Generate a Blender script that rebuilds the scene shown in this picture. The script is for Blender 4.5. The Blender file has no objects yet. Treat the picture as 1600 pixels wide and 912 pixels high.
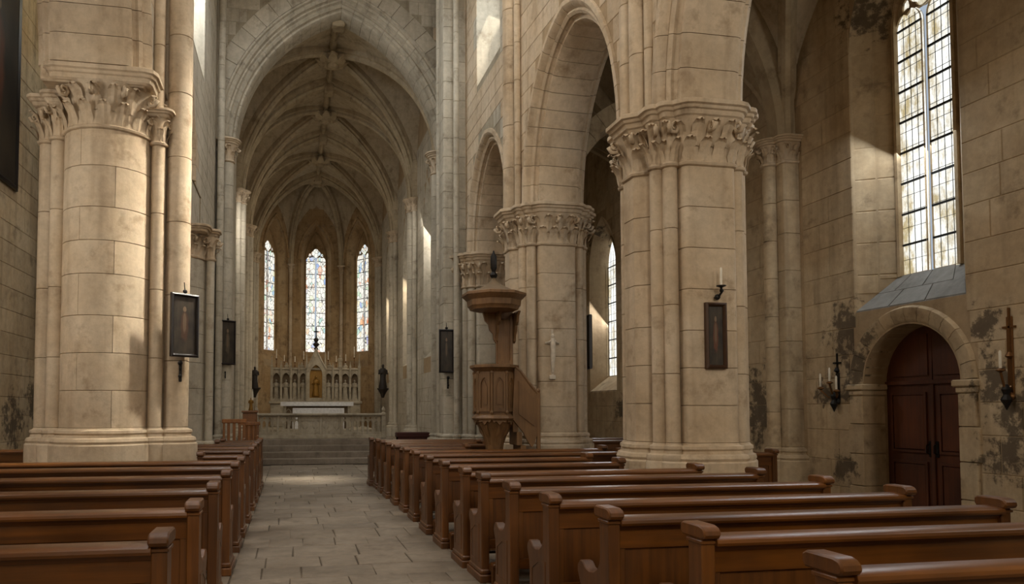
import bpy, math, random
from mathutils import Vector, Matrix
from mathutils.geometry import tessellate_polygon
random.seed(7)
S = bpy.context.scene
COL = S.collection
PI = math.pi

# ------------------------------------------------------------------ camera
F_PX, YAW, PITCH = 1150.0, math.radians(10.5), math.radians(2.5)
cam_d = bpy.data.cameras.new('camera'); cam = bpy.data.objects.new('camera', cam_d); COL.objects.link(cam)
cam_d.sensor_width = 36.0; cam_d.sensor_fit = 'HORIZONTAL'; cam_d.lens = 36.0 * F_PX / 1600.0
cam_d.shift_x, cam_d.shift_y = 0.08229, 0.08299
cam_d.clip_start, cam_d.clip_end = 0.05, 300
cam.location = (0, 0, 1.58); cam.rotation_euler = (PI/2 + PITCH, 0, -YAW)
S.camera = cam

# ------------------------------------------------------------------ world, daylight, exposure
W = bpy.data.worlds.new('sky'); S.world = W; W.use_nodes = True
wn = W.node_tree.nodes; wn['Background'].inputs['Color'].default_value = (0.62, 0.72, 0.85, 1)
wn['Background'].inputs['Strength'].default_value = 0.6
def area(name, loc, target, sx, sy, power, color, spread=180):
    l = bpy.data.lights.new(name, 'AREA'); l.shape = 'RECTANGLE'; l.size = sx; l.size_y = sy
    l.energy = power; l.color = color; l.spread = math.radians(spread)
    o = bpy.data.objects.new(name, l); COL.objects.link(o); o.location = loc
    d = Vector(target) - Vector(loc)
    o.rotation_euler = d.to_track_quat('-Z', 'Y').to_euler()
    return o
COOL, NEUT, WARM = (0.86, 0.93, 1.0), (1.0, 0.96, 0.90), (1.0, 0.85, 0.66)
# daylight entering by the clerestory windows, the west window and the aisle windows, with added fill lamps
for i, (yc, pw) in enumerate([(5.3, 170), (10.75, 230), (14.6, 130)]):
    area('clerestory_daylight_right', ((4.83, 4.68, 4.58)[i], yc, 11.0), (-1.6, yc - 0.3, 3.0), 1.1, 3.0, pw, NEUT if i < 2 else COOL)
for i, (yc, pw) in enumerate([(6.2, 200), (10.8, 220), (15.6, 260)]):
    area('clerestory_daylight_left', (-2.44, yc, 11.0), (3.6, yc + 0.4, 3.0), 1.1, 3.0, pw * 1.15, NEUT if i < 2 else COOL)
area('west_window_daylight', (1.2, -5.6, 7.5), (1.6, 8, 3.2), 2.6, 5.0, 470, (1.0, 0.92, 0.80))
area('aisle_west_fill', (6.75, -5.9, 4.6), (7.4, 8, 2.6), 1.6, 3.6, 170, (1.0, 0.93, 0.82))  # added lamp to lighten the right aisle wall, no known source
area('aisle_window_daylight', (8.68, 8.79, 5.4), (5.0, 8.9, 1.0), 1.0, 3.4, 75, COOL)
area('aisle_window_daylight', (8.74, 19.25, 4.2), (4.0, 18.0, 0.5), 0.6, 3.0, 60, (0.95, 0.97, 1.0))
area('aisle_window_daylight', (8.68, 3.9, 5.4), (3.0, 6.0, 2.0), 1.0, 3.4, 40, NEUT)
area('aisle_window_daylight', (-5.5, 7.6, 4.4), (-2.5, 9.0, 2.0), 1.1, 3.0, 120, NEUT)
area('chancel_window_daylight', (4.55, 27.05, 6.2), (-1.0, 26.6, 2.0), 0.6, 4.2, 150, WARM)
area('chancel_window_daylight', (4.55, 32.0, 6.2), (-1.0, 31.4, 2.0), 0.6, 4.2, 150, WARM)
area('chancel_window_daylight', (-2.2, 22.55, 6.4), (2.0, 27.5, 2.0), 0.6, 4.2, 130, NEUT)
area('chancel_window_daylight', (4.55, 22.55, 6.4), (0.5, 27.5, 2.0), 0.6, 4.2, 35, NEUT)  # extra lamp added at the unseen first bay to brighten the altar front
# sun through the right clerestory onto the round pier and the aisle floor
area('clerestory_sun', (4.60, 10.9, 10.6), (-1.9, 10.7, 3.6), 0.5, 1.6, 60, (1.0, 0.93, 0.80), 26)
area('clerestory_sun', (4.50, 15.6, 10.4), (0.5, 16.9, 0.0), 0.4, 0.5, 16, (1.0, 0.93, 0.80), 14)

vs = S.view_settings
S.display_settings.display_device = 'sRGB'
vs.view_transform = 'Standard'; vs.look = 'None'; vs.exposure = 0.1; vs.gamma = 1.0; vs.use_curve_mapping = False

# ------------------------------------------------------------------ materials
def srgb(r, g, b):
    f = lambda c: (c/255/12.92) if c/255 <= 0.04045 else ((c/255 + 0.055)/1.055)**2.4
    return (f(r), f(g), f(b), 1)
class NT:
    def __init__(s, name):
        s.m = bpy.data.materials.new(name); s.m.use_nodes = True
        s.t = s.m.node_tree; s.b = s.t.nodes['Principled BSDF']
    def n(s, typ, **kw):
        nd = s.t.nodes.new(typ)
        for k, v in kw.items():
            if k.startswith('i_'): nd.inputs[k[2:].replace('_', ' ')].default_value = v
            else: setattr(nd, k, v)
        return nd
    def l(s, a, b): s.t.links.new(a, b)
    def noise(s, vec, scale, detail=4, rough=0.55):
        nd = s.n('ShaderNodeTexNoise'); nd.inputs['Scale'].default_value = scale
        nd.inputs['Detail'].default_value = detail; nd.inputs['Roughness'].default_value = rough
        s.l(vec, nd.inputs['Vector']); return nd.outputs['Fac']
    def ramp(s, fac, stops):
        nd = s.n('ShaderNodeValToRGB'); e = nd.color_ramp.elements
        while len(e) < len(stops): e.new(0.5)
        for q, (p, c) in zip(e, stops):
            q.position = p; q.color = c if len(c) == 4 else (*c, 1)
        s.l(fac, nd.inputs['Fac']); return nd.outputs['Color']
    def mix(s, fac, a, b, mode='MIX'):
        nd = s.n('ShaderNodeMix', data_type='RGBA', blend_type=mode)
        for i, v in ((0, fac), (6, a), (7, b)):
            if hasattr(v, 'links'): s.l(v, nd.inputs[i])
            else: nd.inputs[i].default_value = v
        return nd.outputs[2]
    def math(s, op, a, b=0.0):
        nd = s.n('ShaderNodeMath', operation=op)
        for i, v in ((0, a), (1, b)):
            if hasattr(v, 'links'): s.l(v, nd.inputs[i])
            else: nd.inputs[i].default_value = v
        return nd.outputs[0]
    def bump(s, h, strength, dist=0.01):
        nd = s.n('ShaderNodeBump'); nd.inputs['Strength'].default_value = strength; nd.inputs['Distance'].default_value = dist
        s.l(h, nd.inputs['Height']); s.l(nd.outputs['Normal'], s.b.inputs['Normal'])
BW = lambda v: (v, v, v, 1)
def stone_mat(name, c1, c2, stain, var=0.12, bump=0.30, stain_at=(0.55, 0.72), patches=None, rough=0.9):
    N = NT(name); pos = N.n('ShaderNodeNewGeometry').outputs['Position']
    rnd = N.n('ShaderNodeObjectInfo').outputs['Random']
    big = N.noise(pos, 0.9, 5, 0.6)
    col = N.mix(N.ramp(big, [(0.35, BW(0)), (0.65, BW(1))]), c1, c2)
    st = N.ramp(N.noise(pos, 2.3, 8, 0.68), [(stain_at[0], BW(0)), (stain_at[1], BW(1))])
    col = N.mix(N.math('MULTIPLY', st, 0.75), col, stain)
    # streaks running down the stone
    mp = N.n('ShaderNodeMapping'); mp.inputs['Scale'].default_value = (5, 5, 0.35); N.l(pos, mp.inputs['Vector'])
    sk = N.ramp(N.noise(mp.outputs['Vector'], 1.0, 4), [(0.50, BW(0)), (0.75, BW(1))])
    col = N.mix(N.math('MULTIPLY', sk, 0.42), col, stain)
    mo = N.ramp(N.noise(pos, 6.0, 6, 0.7), [(0.36, BW(0.87)), (0.62, BW(1.03))])
    col = N.mix(1.0, col, mo, 'MULTIPLY')
    spk = N.ramp(N.noise(pos, 14, 5, 0.7), [(0.30, BW(0.90)), (0.60, BW(1.0))])
    col = N.mix(1.0, col, spk, 'MULTIPLY')
    v = N.math('ADD', N.math('MULTIPLY', rnd, var), 1.0 - var * 0.6)
    cc = N.n('ShaderNodeCombineColor')
    for i in range(3): N.l(v, cc.inputs[i])
    col = N.mix(1.0, col, cc.outputs[0], 'MULTIPLY')
    if patches:                                       # soot and damp patches with outlines of their own: (x, y, z, radius)
        tot = None
        for (px, py, pz, pr) in patches:
            sub = N.n('ShaderNodeVectorMath', operation='DISTANCE'); N.l(pos, sub.inputs[0]); sub.inputs[1].default_value = (px, py, pz)
            d = N.math('SUBTRACT', 1.0, N.math('DIVIDE', sub.outputs['Value'], pr))
            d = N.math('MAXIMUM', d, 0.0)
            tot = d if tot is None else N.math('MAXIMUM', tot, d)
        nz = N.noise(pos, 5.5, 8, 0.70)
        k = N.math('ADD', N.math('MULTIPLY', tot, 0.32), nz)
        k = N.ramp(N.math('MULTIPLY', k, N.math('GREATER_THAN', tot, 0.01)), [(0.62, BW(0)), (0.72, BW(1))])
        col = N.mix(N.math('MULTIPLY', k, 0.80), col, srgb(66, 56, 45))
    N.l(col, N.b.inputs['Base Color']); N.b.inputs['Roughness'].default_value = rough
    N.b.inputs['Specular IOR Level'].default_value = 0.25
    h = N.math('ADD', N.noise(pos, 6, 6, 0.6), N.math('MULTIPLY', N.noise(pos, 30, 3, 0.5), 0.12))
    N.bump(h, bump, 0.02)
    return N.m
def wood_mat(name, dark, light, axis, rough=0.36, coat=0.25, var=0.25):
    N = NT(name); pos = N.n('ShaderNodeNewGeometry').outputs['Position']
    rnd = N.n('ShaderNodeObjectInfo').outputs['Random']
    sc = [22, 22, 22]; sc[axis] = 1.1
    mp = N.n('ShaderNodeMapping'); mp.inputs['Scale'].default_value = sc; N.l(pos, mp.inputs['Vector'])
    g = N.noise(mp.outputs['Vector'], 1.0, 6, 0.6)
    col = N.mix(N.ramp(g, [(0.15, BW(0)), (0.85, BW(1))]), dark, light)
    bl = N.ramp(N.noise(pos, 1.7, 4), [(0.35, BW(0.62)), (0.65, BW(1.0))])
    col = N.mix(1.0, col, bl, 'MULTIPLY')
    v = N.math('ADD', N.math('MULTIPLY', rnd, var), 1.0 - var * 0.5)
    cc = N.n('ShaderNodeCombineColor')
    for i in range(3): N.l(v, cc.inputs[i])
    col = N.mix(1.0, col, cc.outputs[0], 'MULTIPLY')
    N.l(col, N.b.inputs['Base Color'])
    r = N.n('ShaderNodeMapRange'); r.inputs['To Min'].default_value = rough - 0.08; r.inputs['To Max'].default_value = rough + 0.2
    N.l(N.noise(pos, 5, 4), r.inputs['Value']); N.l(r.outputs[0], N.b.inputs['Roughness'])
    N.b.inputs['Coat Weight'].default_value = coat; N.b.inputs['Coat Roughness'].default_value = 0.3
    N.bump(g, 0.18, 0.004)
    return N.m
def plain_mat(name, col, rough=0.6, metal=0.0, var=0.12, scale=14, bump=0.1):
    N = NT(name); pos = N.n('ShaderNodeNewGeometry').outputs['Position']
    k = N.ramp(N.noise(pos, scale, 4), [(0.3, BW(1 - var * 2)), (0.7, BW(1.0))])
    N.l(N.mix(1.0, col, k, 'MULTIPLY'), N.b.inputs['Base Color'])
    N.b.inputs['Roughness'].default_value = rough; N.b.inputs['Metallic'].default_value = metal
    if bump: N.bump(N.noise(pos, scale * 4, 4), bump, 0.005)
    return N.m
def glass_mat(name, kind, strength):
    N = NT(name); pos = N.n('ShaderNodeNewGeometry').outputs['Position']
    rnd = N.n('ShaderNodeObjectInfo').outputs['Random']
    vor = N.n('ShaderNodeTexVoronoi'); vor.inputs['Scale'].default_value = 7.0 if kind == 'stained' else 5.0
    vm = N.n('ShaderNodeMapping'); vm.inputs['Scale'].default_value = (1, 1, 0.6); N.l(pos, vm.inputs['Vector']); N.l(vm.outputs['Vector'], vor.inputs['Vector'])
    edge = N.n('ShaderNodeTexVoronoi', feature='DISTANCE_TO_EDGE'); edge.inputs['Scale'].default_value = vor.inputs['Scale'].default_value; N.l(vm.outputs['Vector'], edge.inputs['Vector'])
    sep = N.n('ShaderNodeSeparateColor'); N.l(vor.outputs['Color'], sep.inputs[0])
    if kind == 'stained':
        w = (0.95, 0.93, 0.84, 1)
        nd = N.ramp(sep.outputs[0], [(0.0, w), (0.48, w), (0.49, (0.75, 0.25, 0.12, 1)), (0.54, (0.95, 0.60, 0.35, 1)), (0.60, (0.30, 0.45, 0.80, 1)),
                                     (0.68, (0.55, 0.78, 0.60, 1)), (0.76, (0.98, 0.85, 0.60, 1)), (0.84, w)])
        col = N.mix(N.ramp(N.noise(pos, 2.2, 3), [(0.30, BW(0.15)), (0.55, BW(1.0))]), w, nd)
        ln = N.ramp(edge.outputs['Distance'], [(0.02, BW(0.10)), (0.05, BW(1))])
    else:
        w = (0.93, 0.94, 0.90, 1)
        mp = N.n('ShaderNodeMapping'); mp.inputs['Scale'].default_value = (1.6, 1.6, 0.7); N.l(pos, mp.inputs['Vector'])
        k = N.ramp(N.noise(mp.outputs['Vector'], 1.6, 7, 0.75), [(0.46, BW(0)), (0.62, BW(1))])
        col = N.mix(k, w, (0.42, 0.34, 0.18, 1))
        col = N.mix(0.10, col, sep.outputs[0], 'MULTIPLY')
        ln = N.ramp(N.noise(pos, 18, 4), [(0.30, BW(0.78)), (0.5, BW(1))])
    col = N.mix(1.0, col, ln, 'MULTIPLY')
    N.b.inputs['Base Color'].default_value = (0.10, 0.10, 0.10, 1); N.b.inputs['Roughness'].default_value = 0.25
    N.l(col, N.b.inputs['Emission Color']); N.b.inputs['Emission Strength'].default_value = strength
    return N.m
M = {}
M['stone'] = stone_mat('buff limestone', srgb(194, 172, 142), srgb(208, 190, 164), srgb(140, 116, 88))
M['stone_core'] = stone_mat('mortar', srgb(164, 140, 108), srgb(178, 156, 124), srgb(120, 98, 74), var=0.0)
M['core_grey'] = stone_mat('grey mortar', srgb(156, 144, 122), srgb(170, 160, 138), srgb(112, 98, 78), var=0.0)
M['stone_grey'] = stone_mat('weathered grey limestone', srgb(184, 174, 154), srgb(200, 190, 170), srgb(120, 106, 86))
M['carve'] = stone_mat('carved limestone', srgb(196, 174, 144), srgb(210, 192, 166), srgb(124, 102, 76), var=0.10, bump=0.15)
M['vault'] = stone_mat('vault plaster', srgb(188, 172, 144), srgb(202, 188, 162), srgb(132, 114, 88), var=0.0, bump=0.12)
M['rib'] = stone_mat('rib stone', srgb(176, 158, 128), srgb(188, 172, 144), srgb(112, 94, 70), var=0.10)
M['apse'] = stone_mat('apse stone', srgb(168, 138, 98), srgb(184, 158, 120), srgb(96, 76, 52), stain_at=(0.52, 0.70))
M['wallr'] = stone_mat('aisle wall limestone', srgb(180, 156, 122), srgb(198, 178, 146), srgb(112, 94, 72), var=0.14,
    patches=[(8.3, 9.75, 2.75, 0.75), (8.3, 9.62, 2.25, 0.5), (8.3, 10.25, 1.85, 0.35), (8.3, 9.8, 1.85, 0.3), (8.3, 7.45, 1.9, 0.5), (8.3, 7.0, 1.5, 0.7), (8.3, 7.55, 2.6, 0.35), (8.3, 7.3, 1.0, 0.5),
             (8.3, 9.9, 0.7, 0.4), (8.3, 11.9, 1.6, 1.0), (8.3, 17.6, 1.6, 0.6), (8.3, 6.6, 2.1, 0.5), (8.4, 9.45, 7.5, 0.6), (8.7, 9.2, 8.0, 0.7), (8.4, 19.4, 6.4, 0.7)])
M['walll'] = stone_mat('left aisle limestone', srgb(192, 166, 128), srgb(206, 186, 152), srgb(112, 92, 68), var=0.16,
    patches=[(-5.2, 16.4, 1.7, 0.8), (-5.2, 15.2, 1.3, 0.8), (-5.2, 17.2, 2.3, 0.6)])
M['flag'] = stone_mat('worn flagstone', srgb(126, 113, 97), srgb(150, 137, 120), srgb(88, 76, 62), var=0.14, bump=0.45, rough=0.55)
M['joint'] = stone_mat('floor joint', srgb(86, 76, 64), srgb(98, 88, 74), srgb(66, 56, 46), var=0.0)
M['marble'] = stone_mat('altar stone', srgb(168, 156, 132), srgb(184, 172, 150), srgb(106, 92, 70), var=0.08, bump=0.15, rough=0.6, stain_at=(0.5, 0.7))
M['slate'] = stone_mat('grey sill slab', srgb(128, 126, 120), srgb(144, 142, 136), srgb(104, 100, 92), var=0.10)
M['pew_x'] = wood_mat('pew oak lengthwise', srgb(66, 36, 9), srgb(136, 82, 26), 0, rough=0.32, coat=0.3)
M['pew_z'] = wood_mat('pew oak upright', srgb(66, 37, 10), srgb(134, 82, 28), 2, rough=0.4, coat=0.15)
M['pulpit_w'] = wood_mat('pulpit oak', srgb(100, 70, 40), srgb(150, 112, 70), 2, rough=0.5, coat=0.1)
M['door_w'] = wood_mat('door wood', srgb(68, 34, 15), srgb(108, 56, 25), 2, rough=0.5, coat=0.1)
M['chair_w'] = wood_mat('chair wood', srgb(120, 70, 28), srgb(172, 112, 52), 2)
M['frame'] = plain_mat('dark gilt frame', srgb(70, 46, 28), 0.4, 0.0)
M['frame_blk'] = plain_mat('blackened frame', srgb(34, 27, 24), 0.35)
M['iron'] = plain_mat('wrought iron', srgb(38, 34, 30), 0.5, 0.6)
M['bronze'] = plain_mat('bronze', srgb(120, 82, 44), 0.4, 0.7)
M['gold'] = plain_mat('gilding', srgb(150, 110, 44), 0.45, 0.5)
M['wax'] = plain_mat('candle wax', srgb(232, 222, 200), 0.5)
M['lead'] = plain_mat('lead came', srgb(40, 42, 44), 0.6, 0.3)
M['cloth'] = plain_mat('altar linen', srgb(222, 220, 216), 0.8)
M['darkfig'] = plain_mat('darkened wood figure', srgb(44, 36, 30), 0.6)
M['niche'] = plain_mat('dull brown stone', srgb(120, 100, 74), 0.9)  # brown for niche backs, altar frontal and pulpit roof
M['plaster'] = plain_mat('pale carved figure', srgb(214, 200, 178), 0.7)
M['redcloth'] = plain_mat('dark red cloth', srgb(70, 34, 26), 0.9)
M['glass_clear'] = glass_mat('leaded clear glass', 'clear', 1.3)
M['glass_stain'] = glass_mat('stained glass', 'stained', 1.0)
def painting_mat(name, cx, cy, cz, tint, hue=(0.30, 0.09, 0.04, 1)):
    # a darkened oil painting: a pale standing figure on a brown ground
    N = NT(name); pos = N.n('ShaderNodeTexCoord').outputs['Generated']
    sp = N.n('ShaderNodeSeparateXYZ'); N.l(pos, sp.inputs[0])
    def ell(u, v, ru, rv):
        a = N.math('DIVIDE', N.math('SUBTRACT', sp.outputs[tint], u), ru); b = N.math('DIVIDE', N.math('SUBTRACT', sp.outputs[2], v), rv)
        d = N.math('ADD', N.math('MULTIPLY', a, a), N.math('MULTIPLY', b, b))
        d = N.math('ADD', d, N.math('MULTIPLY', N.math('SUBTRACT', N.noise(pos, 7, 4), 0.5), 1.6))
        return N.ramp(d, [(0.55, BW(1)), (1.0, BW(0))])
    col = N.mix(N.ramp(N.noise(pos, 3, 5), [(0.35, BW(0)), (0.7, BW(1))]), (0.018, 0.014, 0.010, 1), (0.06, 0.045, 0.028, 1))
    col = N.mix(N.math('MULTIPLY', ell(cx, cz, 0.20, 0.30), 0.8), col, hue)
    col = N.mix(N.math('MULTIPLY', ell(cx, cz + 0.05, 0.09, 0.20), 0.8), col, (0.16, 0.11, 0.065, 1))
    col = N.mix(N.math('MULTIPLY', ell(cx, cz + 0.30, 0.09, 0.05), 0.9), col, (0.22, 0.15, 0.09, 1))
    N.l(col, N.b.inputs['Base Color']); N.b.inputs['Roughness'].default_value = 0.45
    return N.m

# ------------------------------------------------------------------ object helpers
def tag(o, label=None, cat=None, group=None, kind=None):
    if label: o['label'] = label
    if cat: o['category'] = cat
    if group: o['group'] = group
    if kind: o['kind'] = kind
    return o
def link(name, me, parent=None, mat=None, loc=None, mtx=None):
    o = bpy.data.objects.new(name, me); COL.objects.link(o)
    if mat is not None and me is not None and not me.materials: me.materials.append(M[mat] if isinstance(mat, str) else mat)
    if parent is not None:
        o.parent = parent
        if parent.get('_inv'): o.matrix_parent_inverse = Matrix.Translation(-parent.location)
    if mtx is not None: o.matrix_basis = mtx
    elif loc is not None: o.location = loc
    return o
def thing(name, label, cat, loc=(0, 0, 0), group=None, kind=None, rotz=0.0, local=False):
    """an Empty at the thing's base; parts are given in world coordinates unless local"""
    o = bpy.data.objects.new(name, None); COL.objects.link(o); o.location = loc; o.empty_display_size = 0.2
    o.rotation_euler = (0, 0, rotz)
    if not local: o['_inv'] = 1
    return tag(o, label, cat, group, kind)
def mesh(name, verts, faces, smooth=False):
    me = bpy.data.meshes.new(name); me.from_pydata([tuple(v) for v in verts], [], faces); me.update()
    if smooth:
        for p in me.polygons: p.use_smooth = True
    return me
class MB:
    def __init__(s): s.v = []; s.f = []
    def add(s, vs_, fs):
        k = len(s.v); s.v += [tuple(v) for v in vs_]; s.f += [tuple(i + k for i in f) for f in fs]; return s
    def box(s, x0, x1, y0, y1, z0, z1, b=0.0):
        if b <= 0:
            v = [(x, y, z) for z in (z0, z1) for y in (y0, y1) for x in (x0, x1)]
            return s.add(v, [(0, 2, 3, 1), (4, 5, 7, 6), (0, 1, 5, 4), (2, 6, 7, 3), (0, 4, 6, 2), (1, 3, 7, 5)])
        # box with chamfered top/bottom edges and corners
        def ring(i, z, c):
            X0, X1, Y0, Y1 = x0 + i, x1 - i, y0 + i, y1 - i
            return [(X0 + c, Y0, z), (X1 - c, Y0, z), (X1, Y0 + c, z), (X1, Y1 - c, z), (X1 - c, Y1, z), (X0 + c, Y1, z), (X0, Y1 - c, z), (X0, Y0 + c, z)]
        return s.rings([ring(b, z0, b * 0.6), ring(0, z0 + b, b), ring(0, z1 - b, b), ring(b, z1, b * 0.6)])
    def rings(s, rs, cap=True, close=True):
        n = len(rs[0]); k = len(s.v)
        for r in rs: s.v += [tuple(p) for p in r]
        for i in range(len(rs) - 1):
            for j in range(n if close else n - 1):
                j2 = (j + 1) % n
                s.f.append((k + i*n + j, k + i*n + j2, k + (i+1)*n + j2, k + (i+1)*n + j))
        if cap:
            s.f.append(tuple(k + j for j in reversed(range(n)))); s.f.append(tuple(k + (len(rs)-1)*n + j for j in range(n)))
        return s
    def cyl(s, a, b, r0, r1=None, n=12, cap=True):
        a, b = Vector(a), Vector(b); r1 = r0 if r1 is None else r1
        d = (b - a).normalized(); u = d.orthogonal().normalized(); w = d.cross(u)
        rs = [[p + (u*math.cos(2*PI*j/n) + w*math.sin(2*PI*j/n))*r for j in range(n)] for p, r in ((a, r0), (b, r1))]
        return s.rings(rs, cap)
    def lathe(s, c, prof, n=16):
        c = Vector(c)
        return s.rings([[c + Vector((r*math.cos(2*PI*j/n), r*math.sin(2*PI*j/n), z)) for j in range(n)] for r, z in prof])
    def ball(s, c, r, n=10, m=6, sc=(1, 1, 1)):
        c = Vector(c); rs = []
        for i in range(m + 1):
            t = -PI/2 + PI*(i if 0 < i < m else (0.04 if i == 0 else m - 0.04))/m
            rs.append([c + Vector((r*sc[0]*math.cos(t)*math.cos(2*PI*j/n), r*sc[1]*math.cos(t)*math.sin(2*PI*j/n), r*sc[2]*math.sin(t))) for j in range(n)])
        return s.rings(rs)
    def tube(s, pts, rad, n=8):
        pts = [Vector(p) for p in pts]; rs = []; u = None
        for i, p in enumerate(pts):
            d = (pts[min(i+1, len(pts)-1)] - pts[max(i-1, 0)]).normalized()
            u = d.orthogonal().normalized() if u is None else (u - d*u.dot(d)).normalized()
            w = d.cross(u); r = rad[i] if isinstance(rad, (list, tuple)) else rad
            rs.append([p + (u*math.cos(2*PI*j/n) + w*math.sin(2*PI*j/n))*r for j in range(n)])
        return s.rings(rs)
    def plate(s, outer, holes, mp, d0, d1):
        """2D outline with holes, extruded from d0 to d1; mp(u, v, d) -> point"""
        loops = [outer] + list(holes)
        flat = [p for lp in loops for p in lp]
        tris = tessellate_polygon([[Vector((p[0], p[1], 0)) for p in lp] for lp in loops])
        n = len(flat); k = len(s.v)
        s.v += [tuple(mp(p[0], p[1], d0)) for p in flat] + [tuple(mp(p[0], p[1], d1)) for p in flat]
        for t in tris:
            s.f.append((k+t[0], k+t[1], k+t[2])); s.f.append((k+n+t[2], k+n+t[1], k+n+t[0]))
        o = 0
        for lp in loops:
            m = len(lp)
            for j in range(m):
                a, b = o + j, o + (j+1) % m
                s.f.append((k+a, k+b, k+n+b, k+n+a))
            o += m
        return s
    def build(s, name, mat, parent=None, smooth=False):
        return link(name, fixn(mesh(name, s.v, s.f, smooth)), parent, mat)
import bmesh
def fixn(me):
    bm = bmesh.new(); bm.from_mesh(me); bmesh.ops.recalc_face_normals(bm, faces=bm.faces); bm.to_mesh(me); bm.free()
    me.shade_smooth(); me.set_sharp_from_angle(angle=math.radians(34)); return me
def part(name, mat, parent, fn, smooth=False):
    m = MB(); fn(m); return m.build(name, mat, parent, smooth)
def offset_poly(poly, d):
    n = len(poly); out = []
    for i in range(n):
        p0, p1, p2 = Vector(poly[i-1]), Vector(poly[i]), Vector(poly[(i+1) % n])
        a = (p1 - p0); b = (p2 - p1)
        if a.length < 1e-6 or b.length < 1e-6: out.append(tuple(p1)); continue
        na = Vector((a.y, -a.x)).normalized(); nb = Vector((b.y, -b.x)).normalized()
        m = na + nb
        if m.length < 1e-6: m = na
        m = m.normalized(); k = d / max(0.5, m.dot(na))
        out.append((p1.x + m.x*k, p1.y + m.y*k))
    return out
def circle(r, n, c=(0, 0), a0=0.0):
    return [(c[0] + r*math.cos(a0 + 2*PI*j/n), c[1] + r*math.sin(a0 + 2*PI*j/n)) for j in range(n)]
def rrect(x0, x1, y0, y1, r, n=3):
    out = []
    for cx, cy, a in ((x1-r, y0+r, -PI/2), (x1-r, y1-r, 0), (x0+r, y1-r, PI/2), (x0+r, y0+r, PI)):
        for i in range(n + 1): out.append((cx + r*math.cos(a + PI/2*i/n), cy + r*math.sin(a + PI/2*i/n)))
    return out
def arch_pts(a, h, n=16, ell=0.0):
    """pointed arch of half span a and rise h, from (-a,0) over (0,h) to (a,0)"""
    R = (a*a + h*h) / (2*a); th = math.asin(min(1, h / R)) if h <= R else PI/2
    if R < a: R = a
    L = [(-a + R - R*math.cos(th*i/n), R*math.sin(th*i/n)) for i in range(n + 1)]
    L[-1] = (0.0, h)
    if ell:                                          # blend toward a rounded, elliptical head
        L = [(x*(1 - ell) - a*math.cos(PI/2*i/n)*ell, z*(1 - ell) + h*math.sin(PI/2*i/n)*ell) for i, (x, z) in enumerate(L)]
    return L + [(-x, z) for x, z in reversed(L[:-1])]
def arch_normals(pts):
    out = []; n = len(pts); mid = n // 2
    for i in range(n):
        a = Vector(pts[max(i-1, 0)]); b = Vector(pts[min(i+1, n-1)])
        d = (b - a).normalized(); nn = Vector((-d.y, d.x))
        if i == mid: nn = Vector((0, 1.0))
        out.append(nn)
    return out
def arch_ring(parent, name, mat, mp, a, h, prof, nv, steps=2, gap=0.004, smooth=False, ell=0.0):
    """voussoirs of a pointed arch; profile points (r outward of the intrados, d depth); mp(u, v, d)"""
    n = nv * steps // 2 if (nv * steps) % 2 == 0 else nv * steps // 2 + 1
    pts = arch_pts(a, h, n, ell); nm = arch_normals(pts)
    seg = (len(pts) - 1) // nv
    i = 0; k = 0; obs = []
    while i < len(pts) - 1:
        j = min(i + seg, len(pts) - 1)
        rs = []
        for q in range(i, j + 1):
            p, m_ = Vector(pts[q]), nm[q]
            t = (Vector(pts[min(q+1, len(pts)-1)]) - Vector(pts[max(q-1, 0)])).normalized()
            sh = gap if q == i else (-gap if q == j else 0)
            kk = 1.0
            if q == len(pts)//2: kk = 1.0 / max(0.4, abs(nm[q-1].y))
            rs.append([mp(p.x + m_.x*r*kk + t.x*sh, p.y + m_.y*r*kk + t.y*sh, d) for r, d in prof])
        mb = MB(); mb.rings(rs); obs.append(mb.build(name, mat, parent, smooth)); i = j; k += 1
    return obs
_bc = {}
def block_mesh(l, h, proud, ch=0.008):
    key = (round(l, 3), round(h, 3), proud)
    if key not in _bc:
        v = [(0, 0, 0), (l, 0, 0), (l, h, 0), (0, h, 0), (ch, ch, proud), (l-ch, ch, proud), (l-ch, h-ch, proud), (ch, h-ch, proud)]
        _bc[key] = mesh('stone_block', v, [(4, 5, 6, 7), (0, 1, 5, 4), (1, 2, 6, 5), (2, 3, 7, 6), (3, 0, 4, 7)])
    return _bc[key]
CAMP = Vector((0, 0, 1.58))
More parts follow.
